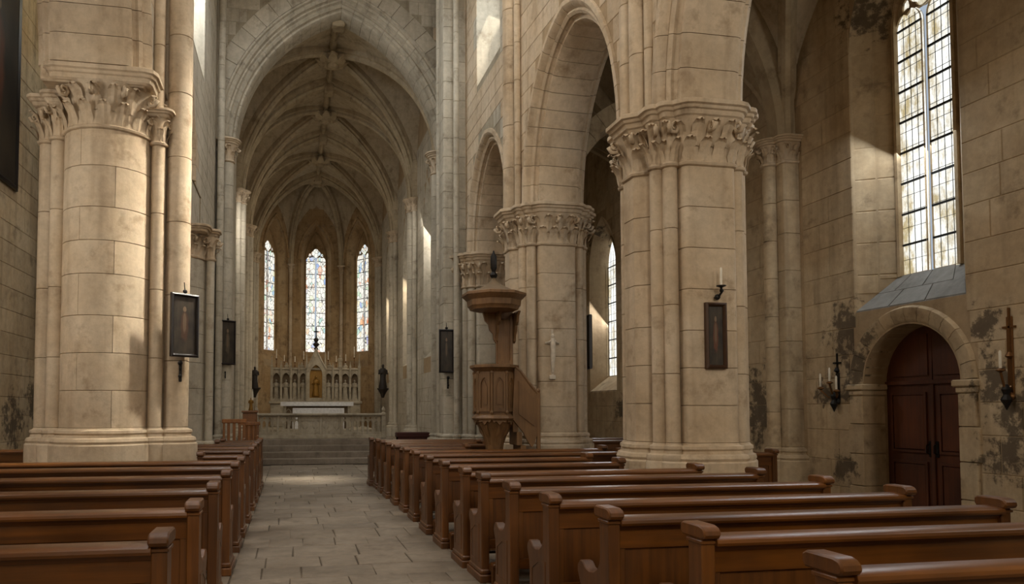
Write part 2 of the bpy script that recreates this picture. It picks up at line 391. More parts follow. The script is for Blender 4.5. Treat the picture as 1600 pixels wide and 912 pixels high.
def ashlar(parent, mat, o, u, v, n, u0, u1, v0, v1, course, length, blocked=(), limit=290, proud=0.009, g=0.003, seed=1, name='stone_block'):
    """courses of wall stones; blocked(va, vb) -> list of (ua, ub) intervals left free"""
    R = random.Random(seed); o, u, v, n = Vector(o), Vector(u), Vector(v), Vector(n)
    items = []; z = v0
    while z < v1 - 0.08:
        h = course * R.choice((0.85, 1.0, 1.0, 1.15)); h = min(h, v1 - z)
        if v1 - (z + h) < 0.1: h = v1 - z
        free = [(u0, u1)]
        for bl in blocked:
            for (ba, bb) in bl(z, z + h):
                nf = []
                for fa, fb in free:
                    if bb <= fa or ba >= fb: nf.append((fa, fb)); continue
                    if ba > fa: nf.append((fa, ba))
                    if bb < fb: nf.append((bb, fb))
                free = nf
        for fa, fb in free:
            a = fa; first = True
            while a < fb - 0.05:
                L = length * R.choice((0.7, 0.85, 1.0, 1.2, 1.4)) * (R.choice((0.5, 1.0)) if first else 1.0); first = False
                b = min(a + L, fb)
                if fb - b < 0.16: b = fb
                if b - a > 0.05: items.append((a, b, z, z + h))
                a = b
        z += h
    def dist(it): return (o + u*((it[0]+it[1])/2) + v*((it[2]+it[3])/2) - CAMP).length
    items.sort(key=dist)
    mtx0 = Matrix((u, v, n)).transposed().to_4x4()
    for it in items[:limit]:
        me = block_mesh(it[1]-it[0]-2*g, it[3]-it[2]-2*g, proud)
        p = o + u*(it[0]+g) + v*(it[2]+g)
        link(name, me, parent, mat, mtx=Matrix.Translation(p) @ mtx0)
    if items[limit:]:
        mb = MB()
        for it in items[limit:]:
            me = block_mesh(it[1]-it[0]-2*g, it[3]-it[2]-2*g, proud); p = o + u*(it[0]+g) + v*(it[2]+g)
            mb.add([p + u*q.co.x + v*q.co.y + n*q.co.z for q in me.vertices], [tuple(f.vertices) for f in me.polygons])
        ob = link('far_stones', mesh('far_stones', mb.v, mb.f), parent, mat); ob['kind'] = 'stuff'
def arch_block(c, z0, a, h, zs, pad=0.0, ell=0.0):
    """blocked interval of an opening with a pointed head: centre c, foot z0, springing zs, half a, rise h"""
    pts = arch_pts(a + pad, h + pad, 14, ell)
    def f(va, vb):
        if vb <= z0 or va >= zs + h + pad: return []
        if va <= zs: return [(c - a - pad, c + a + pad)]
        w = 0
        for i in range(len(pts)//2):
            (x0, y0), (x1, y1) = pts[i], pts[i+1]
            y = va - zs
            if y0 <= y <= y1: w = -(x0 + (x1-x0)*(y-y0)/(y1-y0)); break
        return [(c - w, c + w)] if w > 0.02 else []
    return f
def rect_block(a, b, z0, z1):
    return lambda va, vb: [] if vb <= z0 or va >= z1 else [(a, b)]
def sweep(pts, prof, side):
    """profile (side, inward) carried along a 3D path lying in the vertical plane square to side"""
    pts = [Vector(p) for p in pts]; sd = Vector(side).normalized(); rs = []
    for i, p in enumerate(pts):
        d = (pts[min(i+1, len(pts)-1)] - pts[max(i-1, 0)]).normalized()
        dn = d.cross(sd).normalized()
        rs.append([p + sd*a + dn*b for a, b in prof])
    m = MB(); m.rings(rs); return m
RIB = [(x*1.25, y*1.25) for x, y in [(-0.11, -0.10), (-0.11, 0.06), (-0.06, 0.09), (-0.075, 0.15), (-0.03, 0.20), (0.03, 0.20), (0.075, 0.15), (0.06, 0.09), (0.11, 0.06), (0.11, -0.10)]]

# ================================================================== SETTING
X, Y, Z = Vector((1, 0, 0)), Vector((0, 1, 0)), Vector((0, 0, 1))
def frame(o, u, d):
    o, u, d = Vector(o), Vector(u).normalized(), Vector(d).normalized()
    return lambda a, b, c: o + u*a + Z*b + d*c
WIN_N = [0]
def arch_outline(c, half, sill, spring, rise, n=8):
    p = arch_pts(half, rise, n)
    return [(c - half, sill)] + [(c + x, spring + z) for x, z in p] + [(c + half, sill)]
def window(mp, c, inner, glass, depth, lights, panel, mat, label, tracery=True, lattice=None, stone='stone', sill_mat=None):
    """inner/glass = (centre, half, sill, spring, rise)"""
    WIN_N[0] += 1
    root = thing('window_%d' % WIN_N[0], label, 'window', mp(glass[0], glass[2], depth), kind='structure')
    A, B = arch_outline(*inner), arch_outline(*glass)
    m = MB(); n = len(A)
    m.v = [tuple(mp(u, v, 0)) for u, v in A] + [tuple(mp(u, v, depth)) for u, v in B]
    m.f = [(i, i+1, n+i+1, n+i) for i in range(n-1)]
    link('splayed_reveal', mesh('splayed_reveal', m.v, m.f), root, stone)
    m = MB(); m.v = [tuple(mp(*q)) for q in ((A[0][0], A[0][1], 0), (A[-1][0], A[-1][1], 0), (B[-1][0], B[-1][1], depth), (B[0][0], B[0][1], depth))]
    m.f = [(0, 1, 2, 3)]; link('sloping_sill', mesh('sloping_sill', m.v, m.f), root, sill_mat or stone)
    if sill_mat:
        q0, q1, q2, q3 = (mp(A[0][0], A[0][1], 0), mp(A[-1][0], A[-1][1], 0), mp(B[-1][0], B[-1][1], depth), mp(B[0][0], B[0][1], depth))
        bil = lambda s, t: (q0.lerp(q1, s)).lerp(q3.lerp(q2, s), t)
        for i in range(2):
            for k in range(3):
                s0, s1, t0, t1 = max(0, k/3 + i*0.12) + 0.006, min(1, (k+1)/3 + i*0.12*(k < 2)) - 0.006, i/2 + 0.01, (i+1)/2 - 0.01
                lo = [bil(s0, t0), bil(s1, t0), bil(s1, t1), bil(s0, t1)]
                sm = MB(); sm.rings([lo, [p + Z*0.018 for p in lo]]); sm.build('sill_slab', sill_mat, root)
    # roll moulding round the glass
    gc, gh, gs, gz, gr = glass
    pr = arch_outline(gc, gh - 0.01, gs, gz, gr - 0.01); pi = arch_outline(gc, gh - 0.06, gs, gz, gr - 0.06)
    m = MB(); m.rings([[mp(a[0], a[1], depth - 0.05), mp(b[0], b[1], depth - 0.05), mp(b[0], b[1], depth + 0.02), mp(a[0], a[1], depth + 0.02)] for a, b in zip(pr, pi)])
    m.build('jamb_moulding', stone, root)
    g0 = gh - 0.05; mul = min(0.05, gh * 0.10)
    if lights == 2:
        lh = (g0 - mul) / 2; ctr = [gc - mul - lh, gc + mul + lh]; ls = gz - 0.02 if tracery else gz; lr = lh * 1.25
    else:
        lh = g0 - 0.01; ctr = [gc]; ls = gz; lr = gr - 0.09
    holes = [arch_outline(q, lh, gs + 0.02, ls, lr, 5) for q in ctr]
    eyes = []
    if lights == 2 and tracery:
        er = min(g0 * 0.46, gr * 0.28); ez = gz + lr * 0.55 + er * 1.1
        ez = min(ez, gz + gr - er * 1.45)
        q = []
        for k in range(24):
            t = 2*PI*k/24; r = er * (0.78 + 0.24*abs(math.cos(2*t)))
            q.append((gc + r*math.sin(t), ez + r*math.cos(t)))
        eyes.append(q)
        for sgn in (-1, 1):
            ex = gc + sgn * g0 * 0.60; eyz = ez - er * 0.55
            eyes.append([(ex + 0.16*gh*math.sin(2*PI*k/8)*(0.75), eyz + 0.22*gh*math.cos(2*PI*k/8)) for k in range(8)])
    m = MB(); m.plate(arch_outline(gc, gh, gs, gz, gr), [list(reversed(h)) for h in holes + eyes], mp, depth, depth + 0.07)
    m.build('tracery', stone, root)
    # panes between the iron bars
    npan = max(2, round((ls - gs) / panel)); ph = (ls - gs) / npan
    for q in ctr:
        for k in range(npan):
            z0, z1 = gs + k*ph, gs + (k+1)*ph
            part('pane', mat, root, lambda m: m.plate([(q-lh-0.01, z0), (q+lh+0.01, z0), (q+lh+0.01, z1), (q-lh-0.01, z1)], [], mp, depth + 0.03, depth + 0.045))
            if k:
                part('saddle_bar', 'lead', root, lambda m: m.plate([(q-lh, z0-0.014), (q+lh, z0-0.014), (q+lh, z0+0.014), (q-lh, z0+0.014)], [], mp, depth + 0.005, depth + 0.035))
        part('pane', mat, root, lambda m: m.plate(arch_outline(q, lh + 0.01, ls, ls + 0.001, lr + 0.01, 6), [], mp, depth + 0.03, depth + 0.045))
        part('saddle_bar', 'lead', root, lambda m: m.plate([(q-lh, ls-0.012), (q+lh, ls-0.012), (q+lh, ls+0.012), (q-lh, ls+0.012)], [], mp, depth + 0.005, depth + 0.035))
        if lattice:
            lm = MB()
            for k in range(1, lattice[0]):
                u = q - lh + 2*lh*k/lattice[0]; lm.plate([(u-0.0025, gs), (u+0.0025, gs), (u+0.0025, ls + lr*0.6), (u-0.0025, ls + lr*0.6)], [], mp, depth + 0.022, depth + 0.031)
            z = gs + lattice[1]
            while z < ls + lr*0.5:
                lm.plate([(q-lh, z-0.0025), (q+lh, z-0.0025), (q+lh, z+0.0025), (q-lh, z+0.0025)], [], mp, depth + 0.022, depth + 0.031); z += lattice[1]
            o = lm.build('lead_cames', 'lead', root); o['kind'] = 'stuff'
    for e in eyes:
        part('pane', mat, root, lambda m: m.plate(e, [], mp, depth + 0.03, depth + 0.045))
    return root
def wall(name, label, mat, mp, outer, holes, thick):
    m = MB(); m.plate(outer, [list(reversed(h)) for h in holes], mp, 0, thick)
    return tag(m.build(name, mat), label, 'wall', kind='structure')

# ---- floor
fl = part('floor', 'joint', None, lambda m: m.box(-7.2, 10.3, -6.9, 23.0, -0.25, -0.006))
tag(fl, 'worn grey flagstone floor of the church', 'floor', kind='structure')
R = random.Random(3); slabs = []
def paving(x0, x1, y0, y1, row, ln):
    y = y0
    while y < y1 - 0.05:
        h = min(row * R.choice((0.8, 1.0, 1.0, 1.25)), y1 - y); x = x0; off = True
        while x < x1 - 0.03:
            L = ln * R.choice((0.7, 1.0, 1.0, 1.3)) * (R.choice((0.5, 0.8, 1.0)) if off else 1); off = False
            b = min(x + L, x1)
            if x1 - b < 0.2: b = x1
            slabs.append((x, b, y, y + h)); x = b
        y += h
paving(-0.55, 1.75, 2.4, 21.2, 0.50, 0.55)
aisle_n = len(slabs)
paving(1.75, 8.3, 2.0, 21.0, 0.8, 0.95); paving(-5.2, -0.55, 2.4, 21.0, 0.8, 0.95)
def slab(m, s, rr):
    g = 0.004; x0, x1, y0, y1 = s[0]+g, s[1]-g, s[2]+g, s[3]-g
    j = lambda: rr.uniform(-0.010, 0.010)
    z = rr.uniform(0.0, 0.008); c = 0.008
    lo = [(x0+j(), y0+j()), (x1+j(), y0+j()), (x1+j(), y1+j()), (x0+j(), y1+j())]
    hi = [(lo[0][0]+c, lo[0][1]+c), (lo[1][0]-c, lo[1][1]+c), (lo[2][0]-c, lo[2][1]-c), (lo[3][0]+c, lo[3][1]-c)]
    t = [z + rr.uniform(-0.002, 0.002) for _ in range(4)]
    m.rings([[(p[0], p[1], -0.02) for p in lo], [(p[0], p[1], z - 0.006) for p in lo], [(p[0], p[1], q) for p, q in zip(hi, t)]])
near = sorted(slabs[aisle_n:], key=lambda s: (s[0]-0.6)**2 + (s[2])**2)
keep = slabs[:aisle_n] + near[:max(0, 295 - aisle_n)]
for s in keep: part('flagstone', 'flag', fl, lambda m: slab(m, s, R))
fm = MB()
for s in near[max(0, 295 - aisle_n):]: slab(fm, s, R)
o = fm.build('far_flagstones', 'flag', fl); o['kind'] = 'stuff'

# ---- chancel floor and steps
cf = part('floor_chancel', 'flag', None, lambda m: m.box(-2.2, 4.5, 22.25, 37.3, 0.0, 0.50, 0.01))
tag(cf, 'raised stone chancel floor behind the altar steps', 'floor', kind='structure')
for k, (y0, z1) in enumerate([(21.35, 0.165), (21.80, 0.33)]):
    part('step', 'flag', cf, lambda m: m.box(-1.45, 3.95, y0, 22.26, 0.0, z1, 0.012))
part('step', 'flag', cf, lambda m: m.box(-1.30, 3.1, 22.55, 23.3, 0.49, 0.68, 0.01))

# ---- right aisle wall, with the tall window and the door below it
RW = 8.3
mpR = frame((RW, 0, 0), Y, X)
W1i, W1g = (8.70, 0.92, 3.02, 7.05, 1.5), (8.79, 0.53, 3.52, 7.18, 1.05)
W2i, W2g = (18.72, 0.86, 2.08, 5.5, 1.35), (19.25, 0.38, 2.50, 5.6, 0.85)
W0i, W0g = (3.9, 0.92, 3.02, 6.95, 1.45), (3.9, 0.53, 3.52, 6.95, 1.05)
D = (8.70, 0.80, 0.0, 1.95, 0.80)
outer = [(-6.4, -0.2), (D[0]-D[1], -0.2)] + arch_outline(*D, n=10)[1:-1] + [(D[0]+D[1], -0.2), (22.6, -0.2), (22.6, 10.2), (-6.4, 10.2)]
wr = wall('wall_right', 'buff ashlar right aisle wall with window and arched door', 'stone_core', mpR, outer, [arch_outline(*w) for w in (W1i, W2i, W0i)], 1.1)
ashlar(wr, 'wallr', (RW, 0, 0), Y, Z, -X, 4.9, 22.5, 0.0, 9.6, 0.40, 0.72,
       [arch_block(D[0], 0, D[1] + 0.26, D[4] + 0.26, D[3]), arch_block(W1i[0], W1i[2], W1i[1], W1i[4], W1i[3]), arch_block(W2i[0], W2i[2], W2i[1], W2i[4], W2i[3]),
        rect_block(10.72, 11.42, 0, 6.2)], limit=300, seed=4)
def hood(c, half, spring, rise, mp, parent, nv=14, mat='stone', w=0.22, proud=-0.05):
    arch_ring(parent, 'voussoir', mat, lambda u, v, d: mp(c + u, spring + v, d), half, rise,
              [(0.0, 0.35), (0.0, 0.02), (0.03, -0.01), (0.07, proud*0.6), (0.11, proud*0.6), (0.14, proud), (w, proud), (w + 0.03, 0.0), (w + 0.03, 0.35)], nv, 2)
hood(D[0], D[1], D[3], D[4], mpR, wr, 14, 'wallr')
for sgn in (-1, 1):
    c0 = D[0] + sgn * (D[1] + 0.11)
    for k in range(4):
        z0, z1 = (0, 0.45, 0.92, 1.36)[k], (0.45, 0.92, 1.36, 1.78)[k]
        w_ = 0.13 if k % 2 else 0.17
        part('jamb_stone', 'wallr', wr, lambda m: m.box(RW - 0.04, RW + 0.35, c0 - (w_ if sgn < 0 else 0.122), c0 + (w_ if sgn > 0 else 0.122), z0 + 0.004, z1 - 0.004, 0.01))
    part('impost', 'wallr', wr, lambda m: m.box(RW - 0.09, RW + 0.36, c0 - 0.17, c0 + 0.17, 1.86, 1.95, 0.015).box(RW - 0.06, RW + 0.36, c0 - 0.14, c0 + 0.14, 1.78, 1.862, 0.015))
window(mpR, 0, W1i, W1g, 0.5, 2, 0.47, 'glass_clear', 'tall two-light leaded window above the arched door', lattice=(4, 0.235), stone='wallr', sill_mat='slate')
window(mpR, 0, W2i, W2g, 0.55, 1, 0.5, 'glass_clear', 'narrow lancet window of the aisle seen between two piers', tracery=False, lattice=(4, 0.25), stone='wallr')
window(mpR, 0, W0i, W0g, 0.5, 2, 0.47, 'glass_clear', 'tall aisle window nearest the viewer beyond the right edge', lattice=None, stone='wallr')
# stones of the far reveal of the tall window
rv = None
for q in range(8):
    z0 = 3.1 + q * 0.48
    for h_, (t0, t1) in enumerate(((0.06, 0.52), (0.56, 0.94))):
        a = Vector((W1i[0] + W1i[1], 0)); b = Vector((W1g[0] + W1g[1], 0.5))
        p, r_ = a.lerp(b, t0), a.lerp(b, t1)
        if z0 + 0.4 > 3.02 + 0.5*t1:
            zz = max(z0, 3.02 + 0.5*t1 + 0.02)
            m = MB(); e = 0.008
            m.rings([[mpR(p.x, zz, p.y), mpR(r_.x, zz, r_.y), mpR(r_.x, z0 + 0.47, r_.y), mpR(p.x, z0 + 0.47, p.y)],
                     [mpR(p.x - e, zz + e, p.y + e), mpR(r_.x - e, zz + e, r_.y - e), mpR(r_.x - e, z0 + 0.46, r_.y - e), mpR(p.x - e, z0 + 0.46, p.y + e)]])
            m.build('reveal_stone', 'wallr', wr)

# ---- door
dr = thing('door_1', 'dark brown double door under the round stone arch', 'door', (RW + 0.36, D[0], 0), kind='structure')
DX = RW + 0.37
for sgn in (-1, 1):
    y0, y1 = (D[0] - 0.80, D[0] - 0.008) if sgn < 0 else (D[0] + 0.008, D[0] + 0.80)
    lf = part('door_leaf', 'door_w', dr, lambda m: m.box(DX + 0.02, DX + 0.07, y0, y1, 0.0, 1.93, 0.004))
    for (za, zb) in ((0.12, 0.85), (0.97, 1.82)):
        part('door_panel', 'door_w', lf, lambda m: m.box(DX - 0.0, DX + 0.03, y0 + 0.13, y1 - 0.13, za + 0.04, zb - 0.04, 0.012))
        part('panel_moulding', 'door_w', lf, lambda m: m.plate([(y0+0.09, za), (y1-0.09, za), (y1-0.09, zb), (y0+0.09, zb)], [[(y0+0.125, za+0.035), (y0+0.125, zb-0.035), (y1-0.125, zb-0.035), (y1-0.125, za+0.035)]], lambda u, v, d: Vector((DX - 0.005 + d, u, v)), 0, 0.03))
    part('door_handle', 'iron', lf, lambda m: m.box(DX - 0.0, DX + 0.02, D[0] + sgn*0.055 - 0.022, D[0] + sgn*0.055 + 0.022, 0.92, 1.14, 0.004).tube([(DX - 0.0, D[0] + sgn*0.055, 1.10), (DX - 0.05, D[0] + sgn*0.06, 1.08), (DX - 0.05, D[0] + sgn*0.06, 0.98), (DX, D[0] + sgn*0.055, 0.96)], 0.009, 6))
    pts = [(D[0] + sgn*0.01, 1.98)] + [(D[0] + sgn*0.80*math.cos(t), 1.98 + 0.77*math.sin(t)) for t in [PI/2*i/10 for i in range(11)]]
    if sgn < 0: pts = pts[::-1]
    tb = part('tympanum_board', 'door_w', dr, lambda m: m.plate(pts, [], lambda u, v, d: Vector((DX + 0.02 + d, u, v)), 0, 0.05))
    q = [(D[0] + sgn*(0.06), 2.05)] + [(D[0] + sgn*(0.06 + 0.60*math.cos(t)), 2.05 + 0.58*math.sin(t)) for t in [PI/2*i/8 for i in range(9)]]
    if sgn < 0: q = q[::-1]
    part('raised_panel', 'door_w', tb, lambda m: m.plate(q, [], lambda u, v, d: Vector((DX + d, u, v)), 0, 0.03))
part('transom', 'door_w', dr, lambda m: m.box(DX - 0.015, DX + 0.07, D[0] - 0.80, D[0] + 0.80, 1.925, 1.985, 0.008))
part('meeting_stile', 'door_w', dr, lambda m: m.box(DX - 0.01, DX + 0.05, D[0] - 0.028, D[0] + 0.028, 0.0, 1.93, 0.006))
dk = part('wall_door_lobby', 'stone_core', None, lambda m: m.box(9.38, 9.45, 7.5, 9.9, -0.2, 3.2)); tag(dk, 'closing wall of the lobby behind the arched door', 'wall', kind='structure')

# ---- left aisle wall
LW = -5.2
mpL = frame((LW, 0, 0), Y, -X)
WLi, WLg = (7.6, 0.9, 2.6, 5.2, 1.3), (7.6, 0.6, 3.0, 5.2, 0.95)
wl = wall('wall_left', 'stained ashlar wall of the left aisle', 'stone_core', mpL, [(-6.4, -0.2), (21.0, -0.2), (21.0, 10.4), (-6.4, 10.4)], [arch_outline(*WLi)], 1.0)
ashlar(wl, 'walll', (LW, 0, 0), Y, Z, X, 9.0, 21.0, 0.0, 10.2, 0.42, 0.8, [], limit=300, seed=9)
window(mpL, 0, WLi, WLg, 0.4, 2, 0.5, 'glass_clear', 'two-light window of the left aisle outside the picture', lattice=None, stone='walll')

# ---- nave walls on the arcades
T = 1.1
ZT = 13.6
def nave_wall(name, label, p0, p1, dvec, low, arches, thick, zlow, cler, seed, blk, solid_from=None):
    """p0->p1 plan line of the nave face; arches: (centre, half, spring, rise); solid_from: u beyond which the wall reaches the floor"""
    p0, p1 = Vector((*p0, 0)), Vector((*p1, 0)); u = (p1 - p0); L = u.length; u.normalize()
    d = Vector((-u.y, u.x, 0)); d = d if d.dot(Vector((*dvec, 0))) > 0 else -d
    mp = frame(p0, u, d); PAD = 0.34
    pts = [(0.0, zlow)]
    for (c, a, sp, ri) in arches:
        pts += [(c - a - PAD, zlow), (c - a - PAD, sp)] if sp > zlow + 0.01 else [(c - a - PAD, zlow)]
        ap = arch_pts(a + PAD, ri + PAD, 12, 0.75)
        pts += [(c + x, sp + z) for x, z in ap[1:-1]]
        pts += [(c + a + PAD, sp), (c + a + PAD, zlow)] if sp > zlow + 0.01 else [(c + a + PAD, zlow)]
    if solid_from is not None: pts += [(solid_from, zlow), (solid_from, -0.2), (L, -0.2)]
    else: pts += [(L, zlow)]
    pts += [(L, ZT), (0.0, ZT)]
    w = wall(name, label, 'core_grey' if blk == 'stone_grey' else 'stone_core', mp, pts, [arch_outline(*ci) for ci, cg in cler], thick)
    for (c, a, sp, ri) in arches:
        hp = [(0.0, 0.24), (0.035, 0.17), (0.09, 0.17), (0.11, 0.13), (0.10, 0.09), (0.14, 0.05), (0.18, 0.07), (0.21, 0.0), (0.26, -0.04), (0.33, -0.04), (0.35, 0.01)]
        prof = [(r, thick - q) for r, q in reversed(hp)] + hp
        arch_ring(w, 'voussoir', 'stone', lambda x, v, dd: mp(c + x, sp + v, dd), a, ri, prof, 22, 2, ell=0.75)
    bl = [arch_block(c, zlow, a + 0.36, ri + 0.36, sp, ell=0.75) for (c, a, sp, ri) in arches] + [arch_block(ci[0], ci[2], ci[1], ci[4], ci[3]) for ci, cg in cler]
    if solid_from is not None: bl.append(lambda va, vb: [] if va >= zlow - 0.05 else [(0, solid_from)])
    ashlar(w, blk, p0, u, Z, -d, 0.0, L, 0.0 if solid_from is not None else zlow, ZT - 0.4, 0.36, 0.66, bl, limit=290, seed=seed)
    for k, (ci, cg) in enumerate(cler):
        window(mp, 0, ci, cg, 0.55, 2, 0.6, 'glass_clear', '%s' % CLER.pop(0), lattice=None, stone=blk)
    return w, mp, u, d
CLER = ['clerestory window high above the near right arch', 'clerestory window high above the middle right arch', 'clerestory window whose lit jamb shows beside the wall shaft, upper right of the chancel arch',
        'clerestory window high above the near left pier', 'clerestory window high above the middle left arch', 'clerestory window on the left nearest the chancel arch']
def cl(c): return ((c, 0.95, 8.85, 11.4, 1.5), (c, 0.60, 9.25, 11.4, 1.0))
SPR = 5.22
nave_wall('wall_nave_right', 'buff nave wall over the near right arch', (4.33, -6.3), (4.33, 8.6), (1, 0), 0, [(12.05, 2.10, SPR, 2.9)], T, SPR, [cl(11.6)], 21, 'stone')
nave_wall('wall_nave_right', 'nave wall over the tall right arch between the two big piers', (4.33, 8.6), (4.07, 13.0), (1, 0), 0, [(2.209, 1.46, SPR, 2.45)], T, SPR, [cl(2.2)], 22, 'stone')
nave_wall('wall_nave_right', 'grey nave wall over the small right arch beside the chancel', (4.07, 13.0), (4.07, 19.5), (1, 0), 0, [(2.1, 1.33, SPR, 2.0)], T, SPR, [((1.9, 0.95, 8.85, 11.4, 1.5), (1.9, 0.80, 9.05, 11.4, 1.3))], 23, 'stone_grey', solid_from=3.95)
LS = 6.12
nave_wall('wall_nave_left', 'nave wall over the left arcade', (-1.95, 0.0), (-1.95, 19.5), (-1, 0), 0, [(7.66, 2.45, LS, 2.6), (13.22, 1.62, LS, 2.1)], 1.35, LS, [cl(6.2), cl(10.8), cl(15.6)], 24, 'stone_grey', solid_from=16.3)
nl = part('wall_nave_left', 'stone', None, lambda m: m.box(-3.3, -1.95, -6.3, 0.0, -0.2, ZT).box(-3.3, -1.95, 0.0, 4.85, -0.2, LS + 0.02)); tag(nl, 'plain left nave wall beside the viewer', 'wall', kind='structure')
nr = part('wall_nave_right', 'stone', None, lambda m: m.box(4.33, 5.43, -6.3, 3.3, -0.2, SPR + 0.02)); tag(nr, 'plain right nave wall beside the viewer', 'wall', kind='structure')
ww = part('wall_back', 'stone', None, lambda m: m.box(-6.3, 9.5, -6.9, -6.3, -0.2, 17.0)); tag(ww, 'west wall behind the viewer', 'wall', kind='structure')
mpW = frame((0, -6.3, 0), X, Y)
window(frame((0, -6.28, 0), X, Y), 0, (1.2, 1.5, 4.4, 9.0, 2.0), (1.2, 1.4, 4.6, 9.0, 1.9), 0.10, 2, 0.7, 'glass_clear', 'great west window behind the viewer', lattice=None)

# ---- nave ceiling (pointed barrel), aisle vaults
def barrel(name, label, x0, x1, y0, y1, spring, rise, mat='vault'):
    c, a = (x0 + x1)/2, (x1 - x0)/2; p = arch_pts(a, rise, 10); m = MB()
    m.rings([[(c + x, y0, spring + z) for x, z in p], [(c + x, y1, spring + z) for x, z in p]], cap=False, close=False)
    return tag(link(name, mesh(name, m.v, m.f, True), None, mat), label, 'ceiling', kind='structure')
barrel('ceiling_nave', 'pointed nave vault out of view above', -2.4, 5.0, -6.5, 20.0, 13.2, 3.0)
barrel('ceiling_aisle_left', 'vault of the left aisle', -5.4, -3.1, -6.5, 21.0, 9.9, 1.0)
tag(part('wall_left_end', 'stone', None, lambda m: m.box(-5.6, -1.9, 20.4, 20.9, -0.2, 11)), 'end wall of the left aisle', 'wall', kind='structure')
tag(part('wall_right_end', 'wallr', None, lambda m: m.box(4.9, 9.3, 22.4, 22.8, -0.2, 11)), 'end wall of the right aisle', 'wall', kind='structure')
tag(part('wall_chancel_side', 'wallr', None, lambda m: m.box(4.7, 5.2, 19.4, 22.6, -0.2, 11)), 'wall closing the right aisle against the chancel', 'wall', kind='structure')
def heightfield(left, B, cx, ax, cy, by, spring, apex, nx=24, ny=24):
    def prof(t):                                     # t in [-1, 1] -> pointed height
        a = ax; h = apex - spring; Rr = (a*a + h*h)/(2*a); x = min(abs(t), 1.0)*a
        return math.sqrt(max(0.0, Rr*Rr - (x + Rr - a)**2))
    v = []; f = []
    for i in range(nx + 1):
        for j in range(ny + 1):
            s, t = -1 + 2*i/nx, -1 + 2*j/ny
            v.append((cx + ax*s, cy + by*t, vault_z(prof, s, t, spring, apex, left)))
    for i in range(nx):
        for j in range(ny): f.append((i*(ny+1)+j, i*(ny+1)+j+1, (i+1)*(ny+1)+j+1, (i+1)*(ny+1)+j))
    return v, f, prof
def vault_z(prof, s, t, spring, apex, left):
    zs = spring + prof(s)
    if left is not None and s < 0: zs = left + (apex - left)*prof(s)/(apex - spring)
    return max(zs, spring + prof(t))
def vault_bay(root, cx, ax, y0, y1, spring, apex, rib=RIB, left=None, ridge=False, nseg=9, boss=True, ribmat='rib'):
    cy, by = (y0 + y1)/2, (y1 - y0)/2
    v, f, prof = heightfield(left, None, cx, ax, cy, by, spring, apex)
    link('vault_web', mesh('vault_web', v, f, False), root, 'vault')
    for sg in (-1, 1):
        path = [Vector((cx + ax*t, cy + sg*by*t, vault_z(prof, t, t, spring, apex, left))) for t in [math.sin(PI/2*(-1 + 2*i/36)) for i in range(37)]]
        e = Vector((ax, sg*by, 0)).normalized(); side = e.cross(Z)
        for q in range(0, 36, 4):
            sweep(path[q:q+5], rib, side).build('rib_stone', ribmat, root)
    if ridge:
        sweep([(cx, y0, apex), (cx, cy, apex), (cx, y1, apex)], [(a*0.8, b*0.8) for a, b in rib], X).build('ridge_rib', ribmat, root)
    if boss: make_boss(root, (cx, cy, apex - 0.30))
_pet = []
def make_boss(root, c, r=0.30):
    b = part('roof_boss', 'rib', root, lambda m: m.lathe(c, [(0.06, -0.30), (0.15, -0.27), (0.20, -0.16), (0.26, -0.02), (0.28, 0.1)], 12))
    if not _pet:
        m = MB(); m.rings([[(0.02, -0.06, -0.05), (0.02, 0.06, -0.05), (0.02, 0.04, 0.05), (0.02, -0.04, 0.05)], [(0.16, -0.10, -0.10), (0.16, 0.10, -0.10), (0.16, 0.08, 0.02), (0.16, -0.08, 0.02)],
                           [(0.28, -0.09, -0.05), (0.28, 0.09, -0.05), (0.28, 0.07, 0.05), (0.28, -0.07, 0.05)], [(0.34, -0.03, 0.03), (0.34, 0.03, 0.03), (0.33, 0.03, 0.07), (0.33, -0.03, 0.07)]])
        _pet.append(fixn(mesh('carved_leaf', m.v, m.f)))
    for k in range(8):
        link('carved_leaf', _pet[0], b, 'rib', mtx=Matrix.Translation(Vector(c) + Vector((0, 0, -0.06))) @ Matrix.Rotation(2*PI*k/8, 4, 'Z') @ Matrix.Scale(1.5, 4))
def ceiling_root(name, label, loc): return thing(name, label, 'ceiling', loc, kind='structure')
ca = ceiling_root('ceiling_aisle_right', 'dark ribbed stone vault over the right aisle', (6.7, 9, 6.1))
for (a, b) in ((-6.4, -3.0), (-3.0, 1.6), (1.6, 6.3), (6.3, 11.08), (11.08, 16.0), (16.0, 22.5)):
    vault_bay(ca, 6.68, 1.64, a, b, 6.1, 9.3, left=8.2)
for yy in (6.3, 11.08, 16.0):
    pf = heightfield(8.2, None, 6.68, 1.64, 0, 1, 6.1, 9.3, 2, 2)[2]
    path = [Vector((6.68 + 1.62*t, yy, vault_z(pf, t, 1.0, 6.1, 9.3, 8.2) - 0.05)) for t in [math.sin(PI/2*(-1 + 2*i/36)) for i in range(37)]]
    for q in range(0, 36, 4): sweep(path[q:q+5], [(-0.22, -0.1), (-0.22, 0.10), (-0.13, 0.26), (0.13, 0.26), (0.22, 0.10), (0.22, -0.1)], X.cross(Z)).build('arch_stone', 'rib', ca)
# lower strainer arch behind the middle pier
arch_ring(ca, 'arch_stone', 'rib', frame((6.66, 13.1, 5.22), X, Y), 1.56, 2.0, [(0.0, -0.2), (0.0, 0.2), (0.08, 0.28), (0.4, 0.28), (0.4, -0.28), (0.08, -0.28)], 18, 2)

